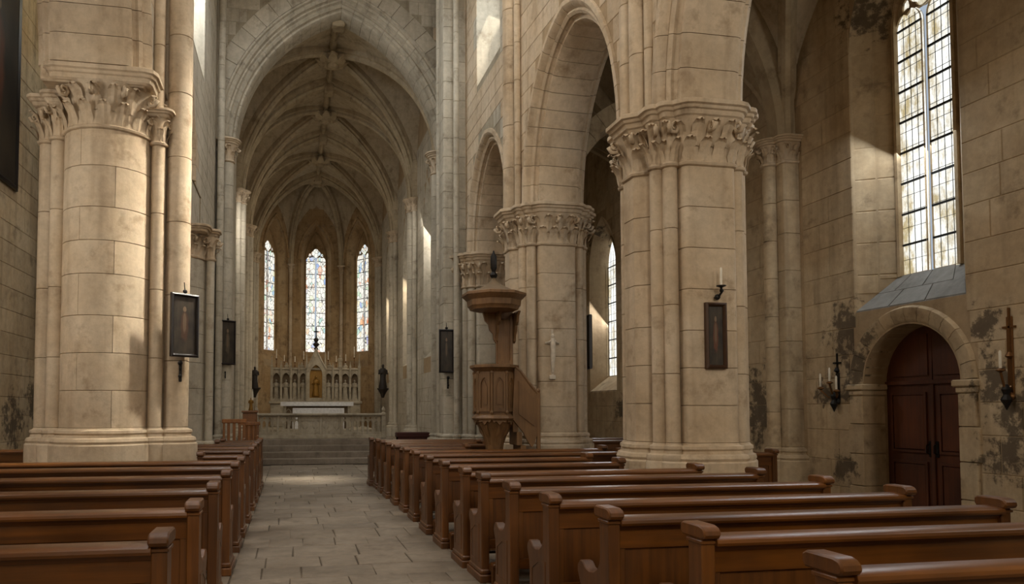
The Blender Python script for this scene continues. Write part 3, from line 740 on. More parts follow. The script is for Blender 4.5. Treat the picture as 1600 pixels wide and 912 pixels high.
part('corbel', 'rib', ca, lambda m: m.rings([[(8.31, 13.1 - w, z), (8.31 - e, 13.1 - w, z), (8.31 - e, 13.1 + w, z), (8.31, 13.1 + w, z)] for w, e, z in ((0.08, 0.04, 4.7), (0.16, 0.14, 4.9), (0.28, 0.36, 5.12), (0.30, 0.38, 5.23))]))
window(frame((0, -6.28, 0), X, Y), 0, (6.75, 0.9, 2.6, 5.8, 1.3), (6.75, 0.8, 2.8, 5.8, 1.2), 0.10, 2, 0.6, 'glass_clear', 'added window behind the viewer at the right aisle fill lamp', lattice=None)  # made-up window that goes with the added right aisle lamp
# ---- chancel arch wall
CX = 1.27
mpC = frame((0, 19.5, 0), X, Y)
CA, CS, CR = 2.77, 8.45, 3.98
ap = arch_pts(CA + 0.55, CR + 0.55, 14)
outer = [(-2.6, -0.2), (CX - CA - 0.06, -0.2), (CX - CA - 0.06, CS - 0.05), (CX - CA - 0.55, CS)] + [(CX + x, CS + z) for x, z in ap[1:-1]] + [(CX + CA + 0.55, CS), (CX + CA + 0.06, CS - 0.05), (CX + CA + 0.06, -0.2), (4.9, -0.2), (4.9, 16.8), (-2.6, 16.8)]
wc = wall('wall_chancel_arch', 'pale grey stone wall pierced by the great chancel arch', 'core_grey', mpC, outer, [], 1.0)
arch_ring(wc, 'voussoir', 'stone_grey', lambda u, v, d: mpC(CX + u, CS + v, d), CA, CR,
          [(0, 1.02), (0, 0.44), (0.04, 0.37), (0.09, 0.37), (0.12, 0.31), (0.11, 0.27), (0.16, 0.22), (0.21, 0.25), (0.24, 0.18), (0.28, 0.18), (0.31, 0.12), (0.30, 0.08), (0.35, 0.04), (0.40, 0.06), (0.42, -0.005), (0.47, -0.005), (0.47, 1.02)], 34, 2)
arch_ring(wc, 'outer_voussoir', 'stone_grey', lambda u, v, d: mpC(CX + u, CS + v, d), CA, CR, [(0.475, 0.3), (0.475, -0.022), (0.92, -0.022), (0.92, 0.3)], 26, 2, gap=0.007)
ashlar(wc, 'stone_grey', (0, 19.5, 0), X, Z, -Y, -1.95, 4.05, 8.6, 15.5, 0.36, 0.62, [arch_block(CX, 0, CA + 0.93, CR + 0.93, CS)], limit=290, seed=31)

# ---- chancel walls
CL, CRW, CC = -1.83, 4.17, 1.17
CY0, CY1 = 20.45, 34.6
def cwin(y): return ((y, 0.62, 3.2, 7.6, 1.3), (y, 0.36, 3.7, 7.6, 0.95))
bays = [(20.45, 24.7), (24.7, 29.4), (29.4, 34.6)]
names = iter(['first chancel side window on the right behind the arch', 'slender chancel window lit between two right-hand shafts', 'chancel side window on the right nearest the apse',
              'first chancel side window on the left behind the arch', 'middle chancel side window on the left', 'chancel side window on the left nearest the apse'])
for sx, d, nm in ((CRW, X, 'right'), (CL, -X, 'left')):
    mp = frame((sx, 0, 0), Y, d)
    ws = [cwin((a + b)/2) for a, b in bays]
    w = wall('wall_chancel_%s' % nm, 'shafted %s side wall of the chancel' % nm, 'stone_core', mp, [(CY0 - 0.2, -0.2), (CY1 + 0.1, -0.2), (CY1 + 0.1, 12.8), (CY0 - 0.2, 12.8)], [arch_outline(*q[0]) for q in ws], 0.8)
    ashlar(w, 'stone_grey', (sx, 0, 0), Y, Z, -d, CY0, CY1, 0.5, 10.4, 0.42, 0.85, [arch_block(q[0][0], q[0][2], q[0][1], q[0][4], q[0][3]) for q in ws], limit=295, seed=41)
    for q in ws: window(mp, 0, q[0], q[1], 0.45, 1, 0.6, 'glass_stain', next(names), tracery=False, stone='stone_grey')
cv = ceiling_root('ceiling_chancel', 'dim ribbed pointed vault over the chancel with carved bosses', (CC, 27, 8.75))
CSP, CAP = 8.75, 12.72
for a, b in bays: vault_bay(cv, CC, 3.0, a, b, CSP, CAP, ridge=True)
TR = [(x, y*1.25) for x, y in [(-0.06, -0.12), (-0.06, 0.12), (0.0, 0.16), (0.06, 0.13), (0.10, 0.2), (0.16, 0.22), (0.4, 0.24), (0.4, -0.24), (0.16, -0.22), (0.10, -0.2), (0.06, -0.13), (0.0, -0.16)]]
for yy in (24.7, 29.4, 34.6):
    arch_ring(cv, 'arch_stone', 'rib', frame((CC, yy, CSP), X, Y), 2.78, 3.72, TR, 24, 2)
    part('keystone', 'rib', cv, lambda m: m.box(CC - 0.16, CC + 0.16, yy - 0.22, yy + 0.22, CAP - 0.50, CAP - 0.1, 0.03))
part('keystone', 'rib', cv, lambda m: m.box(CC - 0.13, CC + 0.23, 20.2, 20.62, CAP - 0.45, CAP - 0.05, 0.03))

# ---- apse
AV = [Vector((CC - 3.0, 34.6, 0)), Vector((CC - 1.3, 36.9, 0)), Vector((CC + 1.3, 36.9, 0)), Vector((CC + 3.0, 34.6, 0))]
boss_p = Vector((CC, 35.05, 12.55))
wa_names = ['stained glass lancet pair left of the high altar', 'central stained glass lancet pair above the high altar', 'stained glass lancet pair right of the high altar']
def rib_path(i, n=20):
    p = AV[i]; q = boss_p; out = []
    for k in range(n + 1):
        t = k/n; th = t*PI/2
        pl = Vector((p.x, p.y, 0)).lerp(Vector((q.x, q.y, 0)), 1 - math.cos(th))
        out.append(Vector((pl.x, pl.y, CSP + (q.z - CSP)*math.sin(th))))
    return out
ac = ceiling_root('ceiling_apse', 'ribbed half-dome vault over the apse windows', (CC, 35, CSP))
for i in range(3):
    a, b = AV[i], AV[i+1]; u = (b - a); L = u.length; u.normalize(); d = Vector((-u.y, u.x, 0))
    if d.y < 0 and i == 1: d = -d
    if (a + b).x/2 < CC and d.x > 0 and i == 0: d = -d
    if i == 2 and d.x < 0: d = -d
    mp = frame(a, u, d)
    wc_ = L*(0.60, 0.5, 0.40)[i]; hg = (0.60, 0.54, 0.60)[i]
    wi, wg = (wc_, hg + 0.2, 3.95, 9.05, 1.75), (wc_, hg, 4.45, 9.05, 1.45)
    w = wall('wall_apse', ['left slanting wall of the apse', 'middle wall of the apse behind the high altar', 'right slanting wall of the apse'][i], 'stone_core', mp, [(-0.05, -0.2), (L + 0.05, -0.2), (L + 0.05, 12.7), (-0.05, 12.7)], [arch_outline(*wi)], 0.8)
    ashlar(w, 'apse', a, u, Z, -d, 0.0, L, 0.5, 11.6, 0.45, 0.9, [arch_block(wi[0], wi[2], wi[1], wi[4], wi[3])], limit=200, seed=50 + i)
    window(mp, 0, wi, wg, 0.45, 2, 0.66, 'glass_stain', wa_names[i], tracery=True, stone='apse')
    arch_ring(w, 'hood_stone', 'apse', lambda x, v, dd: mp(wi[0] + x, wi[3] + v, dd), wi[1] + 0.1, wi[4] + 0.12, [(0, 0.05), (0, -0.05), (0.08, -0.08), (0.12, 0.05)], 12, 2)
    Ri, Rj = rib_path(i), rib_path(i+1); n = 20; m = 14; v = []; f = []
    ap = arch_pts(L/2, 3.0, m//2)
    for s in range(m + 1):
        wz = Vector((a.x, a.y, CSP)) + u*(ap[s][0] + L/2) + Z*ap[s][1]; sl = (ap[s][0] + L/2)/L
        base = Ri[0].lerp(Rj[0], sl)
        for t in range(n + 1):
            tt = t/n; p = Ri[t].lerp(Rj[t], sl) + (wz - base)*(1 - tt)
            v.append(p)
    for s in range(m):
        for t in range(n): f.append((s*(n+1)+t, s*(n+1)+t+1, (s+1)*(n+1)+t+1, (s+1)*(n+1)+t))
    link('vault_web', mesh('vault_web', v, f, False), ac, 'vault')
for i in range(4):
    pth = rib_path(i); e = Vector((boss_p.x - AV[i].x, boss_p.y - AV[i].y, 0)).normalized()
    for q in range(0, 20, 4): sweep(pth[q:q+5], RIB, e.cross(Z)).build('rib_stone', 'rib', ac)
make_boss(ac, boss_p - Z*0.1)
sweep([(CC, 34.6, CAP), (CC, 35.05, 12.6)], [(a*0.8, b*0.8) for a, b in RIB], X).build('ridge_rib', 'rib', ac)

# ================================================================== PIERS
def leaf_mesh():
    zz = (0, .30, .58, .84, 1.0, .93); yy = (.05, .12, .24, .46, .74, .86); hw = (.30, .46, .38, .44, .30, .10)
    v = []; f = []
    for i in range(6):
        for j, s in enumerate((-1, -.5, 0, .5, 1)):
            v.append((s*hw[i], yy[i] + (.06 if j == 2 else (-.035 if j in (0, 4) else 0.0)), zz[i] - (.05 if j in (0, 4) else 0)))
    for i in range(5):
        for j in range(4): f.append((i*5+j, i*5+j+1, (i+1)*5+j+1, (i+1)*5+j))
    return mesh('acanthus_leaf', v, f)
LEAF = leaf_mesh(); LEAF.materials.append(M['carve'])
def volute_mesh():
    m = MB(); pts = []; rad = []
    for k in range(9):
        t = k/8; a = 2*PI*1.3*t; r = 0.5*(1 - 0.75*t)
        pts.append((0, 0.5 + r*math.cos(a) - 0.2, -r*math.sin(a))); rad.append(0.16*(1 - 0.5*t))
    m.tube(pts, rad, 5); return mesh('volute', m.v, m.f, True)
VOL = volute_mesh(); VOL.materials.append(M['carve'])
_pc = {}
def prism_mesh(key, poly, h, ch=0.007):
    k = (key, round(h, 3))
    if k not in _pc:
        m = MB(); p0 = offset_poly(poly, -ch)
        m.rings([[(x, y, 0.002) for x, y in p0], [(x, y, ch) for x, y in poly], [(x, y, h - ch) for x, y in poly], [(x, y, h - 0.002) for x, y in p0]])
        _pc[k] = fixn(mesh('stone_drum', m.v, m.f))
    return _pc[k]
def ringset(m, poly, prof):
    m.rings([[(x, y, z) for x, y in offset_poly(poly, d)] for d, z in prof])
def perim(poly, step):
    n = len(poly); L = [(Vector(poly[(i+1) % n]) - Vector(poly[i])).length for i in range(n)]; tot = sum(L); k = max(3, round(tot/step)); out = []
    for q in range(k):
        s = tot*q/k; i = 0
        while s > L[i]: s -= L[i]; i += 1
        a, b = Vector(poly[i]), Vector(poly[(i+1) % n]); p = a.lerp(b, s/max(L[i], 1e-6)); d = (b - a).normalized(); out.append((p, Vector((d.y, -d.x))))
    return out
def capital(root, poly, zc0, zc1, flare, ctr, leafw, round_=False, skip=None, square=None, name='capital'):
    h = zc1 - zc0; ab = h*0.26; hb = h - ab
    cp = MB(); ringset(cp, poly, [(0.0, zc0 - 0.05), (0.025, zc0 - 0.035), (0.035, zc0 - 0.01), (0.012, zc0 + 0.01), (flare*0.04, zc0 + hb*0.35), (flare*0.14, zc0 + hb*0.7), (flare*0.50, zc0 + hb*0.95), (flare*0.62, zc0 + hb + 0.01)])
    cap = cp.build(name, 'carve', root)
    top = square if square else poly
    fl = 0.0 if square else flare*0.62
    m = MB(); z = zc0 + hb
    ringset(m, top, [(fl - 0.01, z), (fl + 0.02, z + ab*0.12), (fl + 0.035, z + ab*0.38), (fl + 0.06, z + ab*0.45), (fl + 0.07, z + ab*0.62), (fl + 0.10, z + ab*0.70), (fl + 0.10, z + ab - 0.008), (fl + 0.09, z + ab)])
    m.build('abacus', 'carve', cap)
    def put(step, zb, hh, wid, fo, ph):
        pts = perim(poly, step); k = len(pts)
        for i in range(k):
            p, n = pts[i]
            if ph:
                p2, n2 = pts[(i+1) % k]; p = (p + p2)/2; n = (n + n2)
                if n.length < 1e-3: continue
                n = n.normalized()
            if skip and skip(p, n): continue
            t = Vector((-n.y, n.x, 0)); n3 = Vector((n.x, n.y, 0)); pos = Vector((p.x, p.y, zb)) + n3*fo
            mt = Matrix.Translation(pos) @ Matrix((t*wid, n3*hh*0.75, Z*hh)).transposed().to_4x4()
            link('acanthus_leaf', LEAF, cap, None, mtx=mt)
    put(leafw, zc0 + 0.01, hb*0.50, leafw*0.92, 0.0, False)
    put(leafw, zc0 + hb*0.36, hb*0.56, leafw*0.92, flare*0.05, True)
    # volutes under the abacus
    pts = perim(poly, leafw*1.6)
    for p, n in pts:
        if skip and skip(p, n): continue
        t = Vector((-n.y, n.x, 0)); n3 = Vector((n.x, n.y, 0)); s = hb*0.34
        link('volute', VOL, cap, None, mtx=Matrix.Translation(Vector((p.x, p.y, zc0 + hb*0.80)) + n3*flare*0.45) @ Matrix((t*s, n3*s, Z*s)).transposed().to_4x4())
    return cap
def courses(z0, z1, h, seed):
    r = random.Random(seed); n = max(1, round((z1 - z0)/h)); w = [r.choice((0.9, 1.0, 1.0, 1.12)) for _ in range(n)]; t = sum(w); out = []; z = z0
    for q in w: out.append((z, z + (z1 - z0)*q/t)); z = out[-1][1]
    return out
def element(root, key, poly, z0, z1, mat='stone', ch=0.42, base=True, cap=None, ctr=None, skip=None, pieces=None, seed=1, basez=0.0, flare=0.14, leafw=0.17, square=None, capname='capital'):
    """one shaft or pilaster of a pier; z0 is the foot of its base moulding, cap=(z0, z1)"""
    xs = [p[0] for p in poly]; ys = [p[1] for p in poly]; c = Vector(((min(xs)+max(xs))/2, (min(ys)+max(ys))/2, 0))
    lp = [(x - c.x, y - c.y) for x, y in poly]
    zs = z0
    if base:
        r_ = min(1.0, (max(xs)-min(xs))/0.5 + 0.35)
        m = MB(); ringset(m, poly, [(0.13*r_, basez), (0.13*r_, z0 - 0.02), (0.11*r_, z0)]); m.build('plinth', mat, root)
        m = MB(); ringset(m, poly, [(0.10*r_, z0), (0.115*r_, z0 + 0.03), (0.10*r_, z0 + 0.07), (0.05*r_, z0 + 0.085), (0.04*r_, z0 + 0.12), (0.06*r_, z0 + 0.14), (0.055*r_, z0 + 0.175), (0.01, z0 + 0.19), (0.0, z0 + 0.21)]); m.build('base_moulding', mat, root)
        zs = z0 + 0.21
    ze = cap[0] - 0.045 if cap else z1
    for i, (a, b) in enumerate(courses(zs, ze, ch, seed)):
        pl = [(key, lp)]
        if pieces: pl = [(key + '_%d_%d' % (i % 2, k), q) for k, q in enumerate(pieces(i % 2))]
        for kk, q in pl:
            link('shaft_stone', prism_mesh(kk, q, b - a), root, mat, loc=(c.x, c.y, a))
    if cap: capital(root, poly, cap[0], cap[1], flare, ctr, leafw, skip=skip, square=square, name=capname)
def big_pier(label, c, z0, cap, mat='stone', sc=1.0, top=13.3, wallshaft=None):
    cx, cy = c
    root = thing('stone_pier', label, 'pier', (cx, cy, 0))
    co = 0.56*sc
    skip = lambda p, n: abs(p.x - cx) < co - 0.01 and abs(p.y - cy) < co - 0.01
    m = MB(); m.box(cx - co, cx + co, cy - co, cy + co, 0.0, cap[1] - 0.01); m.build('pier_core', mat, root)
    a, b, w = 0.37*sc, 0.75*sc, 0.33*sc
    def split(i):                                # pilaster stones: one long stone, then two with a joint between
        q = rrect(-a, a, -(b - 0.2)/2, (b - 0.2)/2, 0.07)
        if i == 0: return [q]
        k = -0.06*sc
        return [[(min(x, k - 0.003), y) for x, y in q], [(max(x, k + 0.003), y) for x, y in q]]
    element(root, 'ps%.2f' % sc, rrect(cx - a, cx + a, cy - b, cy - 0.2, 0.07), z0, 0, mat, 0.44, cap=cap, skip=skip, seed=2, flare=0.15, leafw=0.19)
    element(root, 'ps%.2f' % sc, rrect(cx - a, cx + a, cy + 0.2, cy + b, 0.07), z0, 0, mat, 0.44, cap=cap, skip=skip, seed=3, flare=0.15, leafw=0.19)
    oc = lambda s: [(cx + s*x, cy + y) for x, y in ((0.2, -w), (b - 0.18, -w), (b + 0.03, -w*0.45), (b + 0.03, w*0.45), (b - 0.18, w), (0.2, w))]
    for s in (-1, 1):
        po = oc(s); po = po if s > 0 else po[::-1]
        element(root, 'po%d%.2f' % (s, sc), po, z0, 0, mat, 0.44, cap=cap, skip=skip, seed=4 + s, flare=0.15, leafw=0.19)
    for sx in (-1, 1):
        for sy in (-1, 1):
            for (ex, ey, r) in ((0.475, 0.565, 0.095), (0.60, 0.44, 0.085)):
                q = circle(r*sc, 14, (cx + sx*ex*sc, cy + sy*ey*sc))
                element(root, 'sh%.3f%.2f' % (r, sc), q, z0, 0, mat, 0.88, cap=cap, skip=skip, seed=7, flare=0.07, leafw=0.13, square=rrect(cx + sx*ex*sc - r*1.25, cx + sx*ex*sc + r*1.25, cy + sy*ey*sc - r*1.25, cy + sy*ey*sc + r*1.25, 0.02))
    for (x, y, r) in (wallshaft or []):
        element(root, 'ws%.3f' % r, circle(r, 16, (x, y)), cap[1], top, mat, 0.75, base=False, seed=11)
    return root
big_pier('great clustered pier nearest the viewer on the right, with a small framed painting', (4.90, 8.6), 0.97, (4.52, 5.22), sc=0.92, wallshaft=[(4.27, 8.45, 0.12), (4.27, 8.72, 0.12), (4.30, 8.24, 0.06)])
big_pier('middle clustered pier on the right, behind the wooden pulpit', (4.63, 13.0), 0.97, (4.52, 5.22), sc=0.93, wallshaft=[(3.98, 12.95, 0.16), (4.02, 12.70, 0.06), (4.02, 13.2, 0.06)])
p3 = big_pier('far clustered pier on the right, next to the chancel arch', (4.58, 17.2), 0.80, (4.45, 5.22), mat='stone_grey', sc=0.95)
element(p3, 'p3pil', rrect(3.52, 4.1, 16.95, 17.5, 0.05), 0.80, 13.4, 'stone_grey', 0.44, seed=5)
element(p3, 'p3sh', circle(0.13, 14, (3.62, 17.68)), 0.80, 13.4, 'stone_grey', 0.88, seed=6)
element(p3, 'p3sh2', circle(0.07, 12, (3.80, 16.80)), 0.80, 13.4, 'stone_grey', 0.88, seed=6)

# left side: a big round pier with shafts toward the nave
def round_pier(label, c, r, z0, cap, shafts, mat='stone', lead=None, flare=0.20, leafw=0.21):
    root = thing('round_pier', label, 'pier', (c[0], c[1], 0))
    def sect(i):
        out = []; n = 4; a0 = 0.35 + i*PI/4
        for k in range(n):
            aa = [a0 + 2*PI*(k + q/6)/n for q in range(7)]
            e = 0.003/r
            aa[0] += e; aa[-1] -= e
            out.append([(r*math.cos(t), r*math.sin(t)) for t in aa] + [(r*0.7*math.cos(t), r*0.7*math.sin(t)) for t in reversed(aa)])
        return out
    element(root, 'rp%.2f' % r, circle(r, 32, c), z0, 0, mat, 0.50, cap=cap, pieces=sect, seed=3, flare=flare, leafw=leafw,
            square=rrect(c[0] - r - 0.05, c[0] + r + 0.05, c[1] - r - 0.05, c[1] + r + 0.05, 0.08, 2))
    part('pier_core', mat, root, lambda m: m.lathe((c[0], c[1], 0), [(r*0.75, 0.0), (r*0.75, cap[1] - 0.01)], 16))
    for (x, y, rr, zc, zt) in shafts:
        element(root, 'ls%.3f' % rr, circle(rr, 16, (x, y)), z0, zt, mat, 0.9, cap=zc, seed=8, flare=0.08, leafw=0.12,
                square=rrect(x - rr*1.3, x + rr*1.3, y - rr*1.3, y + rr*1.3, 0.02) if zc else None)
    return root
L1 = round_pier('massive round pier on the left with carved capital', (-2.53, 10.85), 0.58, 1.12, (5.36, 6.12),
    [(-1.86, 10.72, 0.095, (5.3, 5.75), 0), (-1.60, 10.86, 0.17, None, 13.4), (-3.17, 10.75, 0.10, (5.3, 5.9), 0), (-3.36, 10.95, 0.12, (5.3, 5.9), 0), (-1.80, 11.10, 0.08, None, 13.4)])
element(L1, 'l1up', circle(0.08, 12, (-1.87, 10.72)), 5.75, 13.4, 'stone', 0.9, base=False, seed=3)
part('impost_block', 'stone', L1, lambda m: m.box(-3.28, -1.97, 10.25, 11.45, 5.9, 6.13, 0.02))
L2 = round_pier('second pier on the left, seen beyond the round pier', (-2.33, 15.5), 0.60, 0.75, (4.62, 5.20),
    [(-1.63, 15.38, 0.08, (4.62, 5.2), 0), (-1.70, 15.66, 0.08, (4.62, 5.2), 0)], 'stone_grey', flare=0.15, leafw=0.17)
part('impost_block', 'stone_grey', L2, lambda m: m.box(-3.25, -1.97, 14.9, 16.25, 5.19, 6.13, 0.02))
# chancel arch responds
def respond(label, els, loc, mat='stone_grey', name='wall_shaft'):
    root = thing(name, label, 'column', loc)
    for i, (poly, z0, z1, cap, fl, lw) in enumerate(els):
        element(root, 'rs%s%d' % (label[:40], i), poly, z0, z1, mat, 0.62, cap=cap, seed=i, flare=fl, leafw=lw, basez=0.0 if loc[1] < 22 else 0.45)
    return root
respond('slender column carrying the left foot of the chancel arch', [(circle(0.16, 16, (-1.66, 19.34)), 0.75, 0, (7.95, 8.5), 0.12, 0.14), (rrect(-2.2, -1.52, 19.5, 20.45, 0.04), 0.75, 8.5, None, 0.1, 0.2), (circle(0.09, 12, (-1.80, 19.05)), 0.75, 13.4, None, 0.1, 0.1)], (-1.66, 19.4, 0))
respond('slender column carrying the right foot of the chancel arch', [(circle(0.16, 16, (3.84, 19.34)), 0.75, 0, (7.95, 8.5), 0.12, 0.14), (rrect(4.05, 4.75, 19.5, 20.45, 0.04), 0.75, 8.5, None, 0.1, 0.2), (circle(0.10, 12, (4.0, 19.05)), 0.75, 13.4, None, 0.1, 0.1), (circle(0.06, 12, (3.96, 18.88)), 0.75, 13.4, None, 0.1, 0.1)], (4.0, 19.4, 0))
words = {24.7: 'first', 29.4: 'second', 34.6: 'last'}
for yy in (24.7, 29.4, 34.6):
    for sx, side in ((-1, 'left'), (1, 'right')):
        x = CC + sx*2.84
        respond('%s cluster of wall shafts inside the chancel on the %s' % (words[yy], side),
                [(circle(0.16, 16, (x, yy)), 0.85, 0, (8.35, 8.75), 0.08, 0.12), (circle(0.085, 12, (x + sx*0.07, yy - 0.25)), 0.85, 0, (8.35, 8.75), 0.05, 0.1), (circle(0.085, 12, (x + sx*0.07, yy + 0.25)), 0.85, 0, (8.35, 8.75), 0.05, 0.1)], (x, yy, 0.5))
for i, side in ((1, 'left'), (2, 'right')):
    v = AV[i] + (Vector((CC, 34.5, 0)) - AV[i]).normalized()*0.10
    respond('thin shaft between apse windows, %s of the central window' % side, [(circle(0.09, 12, (v.x, v.y)), 0.85, 0, (8.4, 8.75), 0.06, 0.1)], (v.x, v.y, 0.5), 'stone')
respond('aisle wall pilaster and shaft left of the arched door', [(rrect(8.02, 8.35, 10.80, 11.36, 0.04), 0.75, 0, (5.72, 6.12), 0.10, 0.15), (circle(0.11, 14, (7.95, 11.08)), 0.75, 0, (5.72, 6.12), 0.07, 0.12)], (8.0, 11.08, 0), 'wallr')

# ================================================================== PEWS
END = [(-.055, .09), (-.055, .935), (.075, .935), (.075, .70), (.085, .655), (.115, .615), (.17, .585), (.24, .575), (.30, .585), (.345, .615), (.39, .615), (.425, .585), (.43, .545), (.41, .51), (.385, .47), (.375, .40), (.385, .09)]
CAPP = [(.12, .932), (.135, .95), (.135, .985), (.11, 1.0), (-.045, 1.0), (-.075, .992), (-.093, .975), (-.097, .955), (-.085, .938), (-.065, .932)]
ORD = ['nearest', 'second', 'third', 'fourth', 'fifth', 'sixth', 'seventh', 'eighth', 'ninth', 'tenth', 'eleventh', 'twelfth', 'thirteenth', 'fourteenth', 'fifteenth', 'sixteenth', 'seventeenth']
def prism_x(m, poly, x0, x1, b=0.006):
    pi = offset_poly(poly, -b)
    m.rings([[(x0, y, z) for y, z in pi], [(x0 + b, y, z) for y, z in poly], [(x1 - b, y, z) for y, z in poly], [(x1, y, z) for y, z in pi]])
def pew(x0, x1, yy, label, group, dark=False, dz=0.0):
    root = thing('church_pew', label, 'pew', ((x0 + x1)/2, yy, 0), group)
    px, pz = 'pew_x', 'pew_z'
    for xe in (x0, x1):
        s = 1 if xe == x0 else -1
        a, b = (xe, xe + s*0.075); a, b = min(a, b), max(a, b)
        e = part('end_panel', pz, root, lambda m: prism_x(m, [(yy + y, z) for y, z in END][::-1], a, b))
        part('end_cap', pz, e, lambda m: prism_x(m, [(yy + y, z) for y, z in CAPP], a - 0.010, b + 0.010, 0.008))
        part('collar', pz, e, lambda m: m.box(a - 0.008, b + 0.008, yy - 0.064, yy + 0.084, 0.905, 0.925, 0.004))
        part('foot_block', pz, e, lambda m: m.box(a - 0.022, b + 0.022, yy - 0.10, yy + 0.43, 0.0, 0.075, 0.008).box(a - 0.010, b + 0.010, yy - 0.075, yy + 0.405, 0.073, 0.12, 0.012))
        part('sunk_panel', pz, e, lambda m: m.plate([(yy + 0.03, 0.17), (yy + 0.33, 0.17), (yy + 0.33, 0.44), (yy + 0.18, 0.51), (yy + 0.03, 0.52)], [[(yy + 0.05, 0.19), (yy + 0.05, 0.50), (yy + 0.18, 0.49), (yy + 0.31, 0.425), (yy + 0.31, 0.19)]],
             lambda u, v, d: Vector(((xe - s*0.004) + s*d, u, v)), 0, 0.012))
    i0, i1 = x0 + 0.07, x1 - 0.07
    rail = [(yy - .080, .898), (yy - .086, .912), (yy - .082, .928), (yy - .066, .938), (yy + .030, .948), (yy + .048, .940), (yy + .052, .920), (yy + .045, .898)][::-1]
    part('top_rail', px, root, lambda m: prism_x(m, rail, i0, i1, 0.002))
    part('rail_moulding', px, root, lambda m: prism_x(m, [(yy - .035, .868), (yy - .052, .898), (yy + .03, .898), (yy + .03, .868)][::-1], i0, i1, 0.002))
    part('upper_back_rail', px, root, lambda m: m.box(i0, i1, yy - 0.024, yy + 0.020, 0.755, 0.870, 0.004))
    part('lower_back_rail', px, root, lambda m: m.box(i0, i1, yy - 0.024, yy + 0.020, 0.30, 0.385, 0.004))
    n = max(1, round((i1 - i0)/1.0)); w = (i1 - i0)/n
    for k in range(n + 1):
        c = i0 + k*w; h = 0.05
        part('stile', pz, root, lambda m: m.box(max(i0, c - h), min(i1, c + h), yy - 0.023, yy + 0.019, 0.384, 0.757, 0.004))
        if k < n: part('back_panel', pz, root, lambda m: m.box(c + 0.045, c + w - 0.045, yy - 0.006, yy + 0.008, 0.38, 0.76))
    part('seat', px, root, lambda m: m.box(i0, i1, yy + 0.01, yy + 0.40, 0.435, 0.468, 0.008))
    part('seat_apron', px, root, lambda m: m.box(i0, i1, yy + 0.32, yy + 0.345, 0.34, 0.437, 0.003))
    part('kneeler', px, root, lambda m: m.box(i0, i1, yy - 0.22, yy - 0.10, 0.165, 0.195, 0.006))
    for xx in (i0, i1 - 0.05):
        part('kneeler_bracket', pz, root, lambda m: m.box(xx, xx + 0.05, yy - 0.19, yy - 0.13, 0.0, 0.167).box(xx, xx + 0.05, yy - 0.14, yy - 0.05, 0.11, 0.165))
    return root
right = [(2.62, 2.10, 4.6), (3.45, 2.02, 4.62), (4.13, 1.83, 4.64), (4.89, 1.74, 4.62), (5.74, 1.72, 4.62), (6.64, 1.72, 4.60), (7.28, 1.70, 4.32), (8.31, 1.70, 3.92), (9.28, 1.70, 3.92), (10.33, 1.71, 4.9), (11.23, 1.71, 5.0),
         (12.12, 1.69, 2.95), (13.04, 1.67, 3.55), (13.88, 1.67, 3.6), (14.55, 1.66, 4.9), (15.2, 1.60, 4.9)]
for i, (yy, a, b) in enumerate(right):
    pew(a, b, yy, 'brown wooden pew right of the aisle, %s' % ('nearest row to the viewer' if i == 0 else ('farthest row, before the altar steps' if i == len(right) - 1 else '%s row from the viewer' % ORD[i])), 'pews right of the aisle')
left = [(3.73, -1.90), (4.95, -2.1), (6.15, -4.6), (7.36, -4.6), (8.5, -4.6), (9.45, -4.6), (10.6, -1.26), (11.87, -3.3), (12.85, -3.3), (13.85, -3.3), (14.62, -1.42), (15.35, -1.38)]
for i, (yy, a) in enumerate(left):
    if yy < 5: a = -1.92
    pew(a, -0.57, yy, 'brown wooden pew left of the aisle, %s' % ('nearest row to the viewer' if i == 0 else ('farthest row, before the altar steps' if i == len(left) - 1 else '%s row from the viewer' % ORD[i])), 'pews left of the aisle')
pew(5.75, 7.0, 9.75, 'dark pew standing in the right aisle behind the great near pier', 'aisle pews')
pew(5.6, 7.4, 14.2, 'dark pew in the right aisle below the narrow lancet, nearer one', 'aisle pews')
pew(5.6, 7.4, 15.3, 'dark pew in the right aisle below the narrow lancet, farther one', 'aisle pews')
pew(-5.0, -3.6, 12.6, 'dark pew standing in the left aisle beside the round pier', 'aisle pews')

